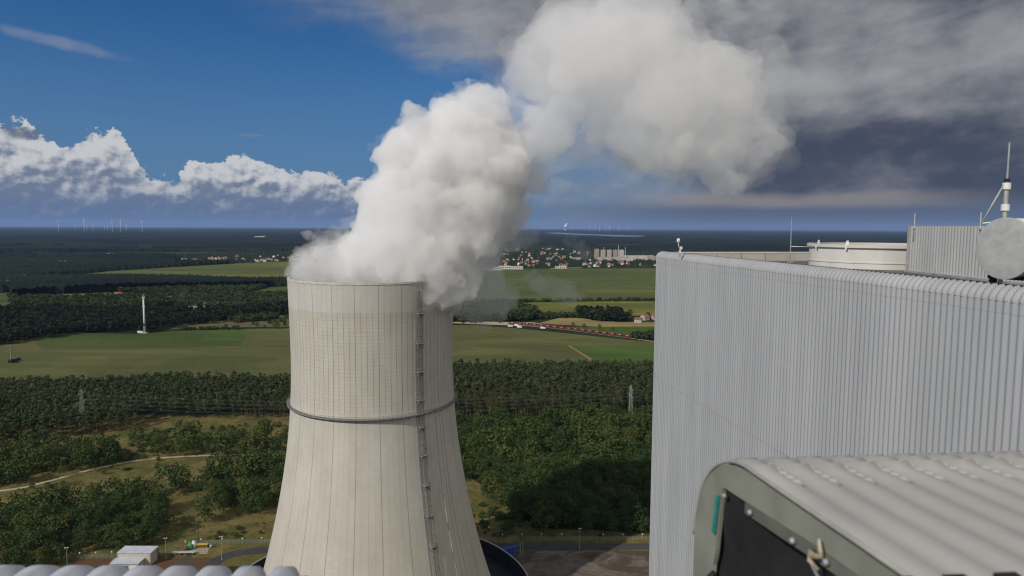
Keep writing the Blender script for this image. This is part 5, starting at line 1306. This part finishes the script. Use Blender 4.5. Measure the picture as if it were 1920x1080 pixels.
def build_steam():
    e = empty('steam_plume', (TX, TY, 154), 0, 'thick white steam plume billowing from the cooling tower and drifting right', 'steam')
    inv = Vector((-TX, -TY, -154))
    bw = blob_world
    core = [bw(*p) for p in [(700, 500, 62, 0), (765, 500, 85, -4), (820, 505, 70, 0), (720, 445, 48, 0), (780, 430, 92, 0), (835, 435, 84, 3), (735, 375, 52, 0), (800, 350, 88, 0), (885, 345, 82, 4), (762, 290, 46, 0), (830, 285, 82, 0), (905, 285, 72, 3), (890, 225, 52, 0), (925, 215, 38, 0), (945, 260, 40, 3), (900, 395, 45, 0), (930, 325, 40, 0), (860, 468, 38, -4), (840, 512, 32, -8), (815, 538, 26, -14)]]
    neck = [bw(*p) for p in [(985, 330, 28, 4), (1000, 280, 36, 2), (1035, 245, 46, 0), (1070, 225, 38, 0), (1010, 240, 26, 3)]]
    upper = [bw(*p) for p in [(1010, 150, 46, 6), (1030, 110, 52, 4), (1090, 100, 66, 0), (1150, 95, 72, -4), (1210, 100, 86, -8), (1140, 170, 78, 0), (1215, 185, 90, -6), (1270, 150, 78, -10), (1280, 235, 80, -10), (1330, 200, 62, -14), (1345, 270, 68, -14), (1400, 275, 46, -18), (1388, 312, 46, -18), (1392, 332, 34, -18), (1330, 300, 42, -12), (1422, 282, 34, -18), (1262, 290, 36, -8), (1220, 255, 50, -4), (1150, 245, 36, 0), (1110, 140, 55, 0)]]
    lip = [bw(*p) for p in [(600, 505, 32, 0), (640, 500, 40, 2), (575, 516, 20, 4), (690, 512, 40, 5), (660, 488, 26, 6), (625, 492, 20, 8)]]
    def rim_cut(x, y, z):        # keep the steam inside the mouth below the rim, except where it spills over on the right
        rad = np.sqrt((x - TX) ** 2 + (y - TY) ** 2); inside = 155.0 - z; 
        ang = (x - TX) * .8 - (y - TY) * .5
        return np.where(rad > 35.0, np.minimum(inside, (18. - ang) * .7), inside - 3.)
    nz = [(26, 3.2, 'v'), (12, 2.6, 'v'), (6, 2.3, 'v'), (3, 1.6, 'v'), (1.6, .9, 'v')]
    nzu = [(36, 8., 'v'), (18, 7., 'v'), (9, 5.2, 'v'), (4.5, 3.2, 'v'), (2.3, 1.5, 'v')]
    shred = [(18, 5., 'v'), (8, 4.6, 'v'), (4, 3.6, 'v'), (2, 1.8, 'v')]
    PF = [(13, .28, .5), (7, .3, .5)]
    soft = [(26, 4., 'v'), (15, 4.2, 'v'), (8, 3.0, 'v'), (4, 1.8, 'v'), (2.2, .9, 'v')]
    parts = []
    parts.append(hull('dense_column', core, .75, nz, steam_mat('dense steam', .15), e, seed=3, k=1.5, puffs=PF, cut=rim_cut))
    parts.append(hull('steam_fringe', core + lip, .8, shred, steam_mat('thin steam', .030), e, seed=5, grow=.3, cut=rim_cut))
    parts.append(hull('mouth_steam', lip + [(TX, TY, 154., 20.)], .8, shred, steam_mat('mouth steam', .07), e, seed=6, cut=rim_cut))
    parts.append(hull('neck_puff', neck, .9, nz, steam_mat('neck steam', .06), e, seed=8, k=1.8, puffs=PF, grow=-1.))
    parts.append(hull('drifting_cloud', upper, 1.1, nzu, steam_mat('drifting steam', .042), e, seed=9, k=2.0, puffs=[(9, .3, .55), (5, .35, .5)], grow=-2.4))
    parts.append(hull('cloud_fringe', upper + neck + [bw(*p) for p in [(1405, 120, 58, -16), (1440, 70, 52, -16), (1400, 50, 48, -14), (1350, 60, 50, -12)]], 1.2, [(40, 9., 'v'), (20, 8., 'v'), (10, 7., 'v'), (5, 4.5, 'v'), (2.5, 2., 'v')], steam_mat('drifting thin steam', .014), e, seed=10, grow=1.))
    # thin wisps sinking behind the tower on the right
    wisps = [bw(*p) for p in [(880, 560, 28, 10), (915, 570, 22, 14), (950, 545, 17, 18), (985, 520, 11, 20), (1010, 535, 9, 22), (1045, 540, 10, 22), (1075, 548, 9, 22), (1065, 530, 7, 22), (900, 600, 12, 16), (940, 590, 13, 18), (930, 510, 22, 12), (960, 455, 20, 12), (985, 440, 13, 14), (905, 520, 30, 8), (1060, 455, 6, 24), (1090, 452, 9, 24), (1100, 475, 8, 24)]]
    parts.append(hull('low_wisp', wisps, .8, [(14, 4.5, 'v'), (7, 3.6, 'v'), (3.5, 2., 'v'), (1.8, 1., 'v')], steam_mat('wispy steam', .034), e, seed=12, k=3., grow=.3))
    for o in parts: o.matrix_parent_inverse = Matrix.Translation(inv)
build_steam()
def far_puff():
    g_ = D(1060, 424, 30000); B = [(g_[0], 30000, g_[2] - 10, 34), (g_[0] + 30, 30000, g_[2] + 30, 38), (g_[0] + 60, 30000, g_[2] + 75, 34), (g_[0] - 10, 30000, 60, 34)]
    o = hull('distant_steam', B, 14., [(80, 18, 'v'), (40, 12, 'v')], material('distant white steam', color=(.8, .8, .8), rough=1.), None, k=25., seed=15)
    tag(o, 'tiny white steam cloud of a faraway power station on the horizon', 'steam')
far_puff()

# ------------------------------------------------------------------ air
HZ = True
if HZ:
    hm = steam_mat('hazy air', 1.6e-5, .0, (.36, .54, 1.))
    m = MB(); m.box((0, 29500, 260), (125000, 66500, 522)); tag(m.build('haze', hm), 'thin blue haze in the air', 'haze', kind='stuff')
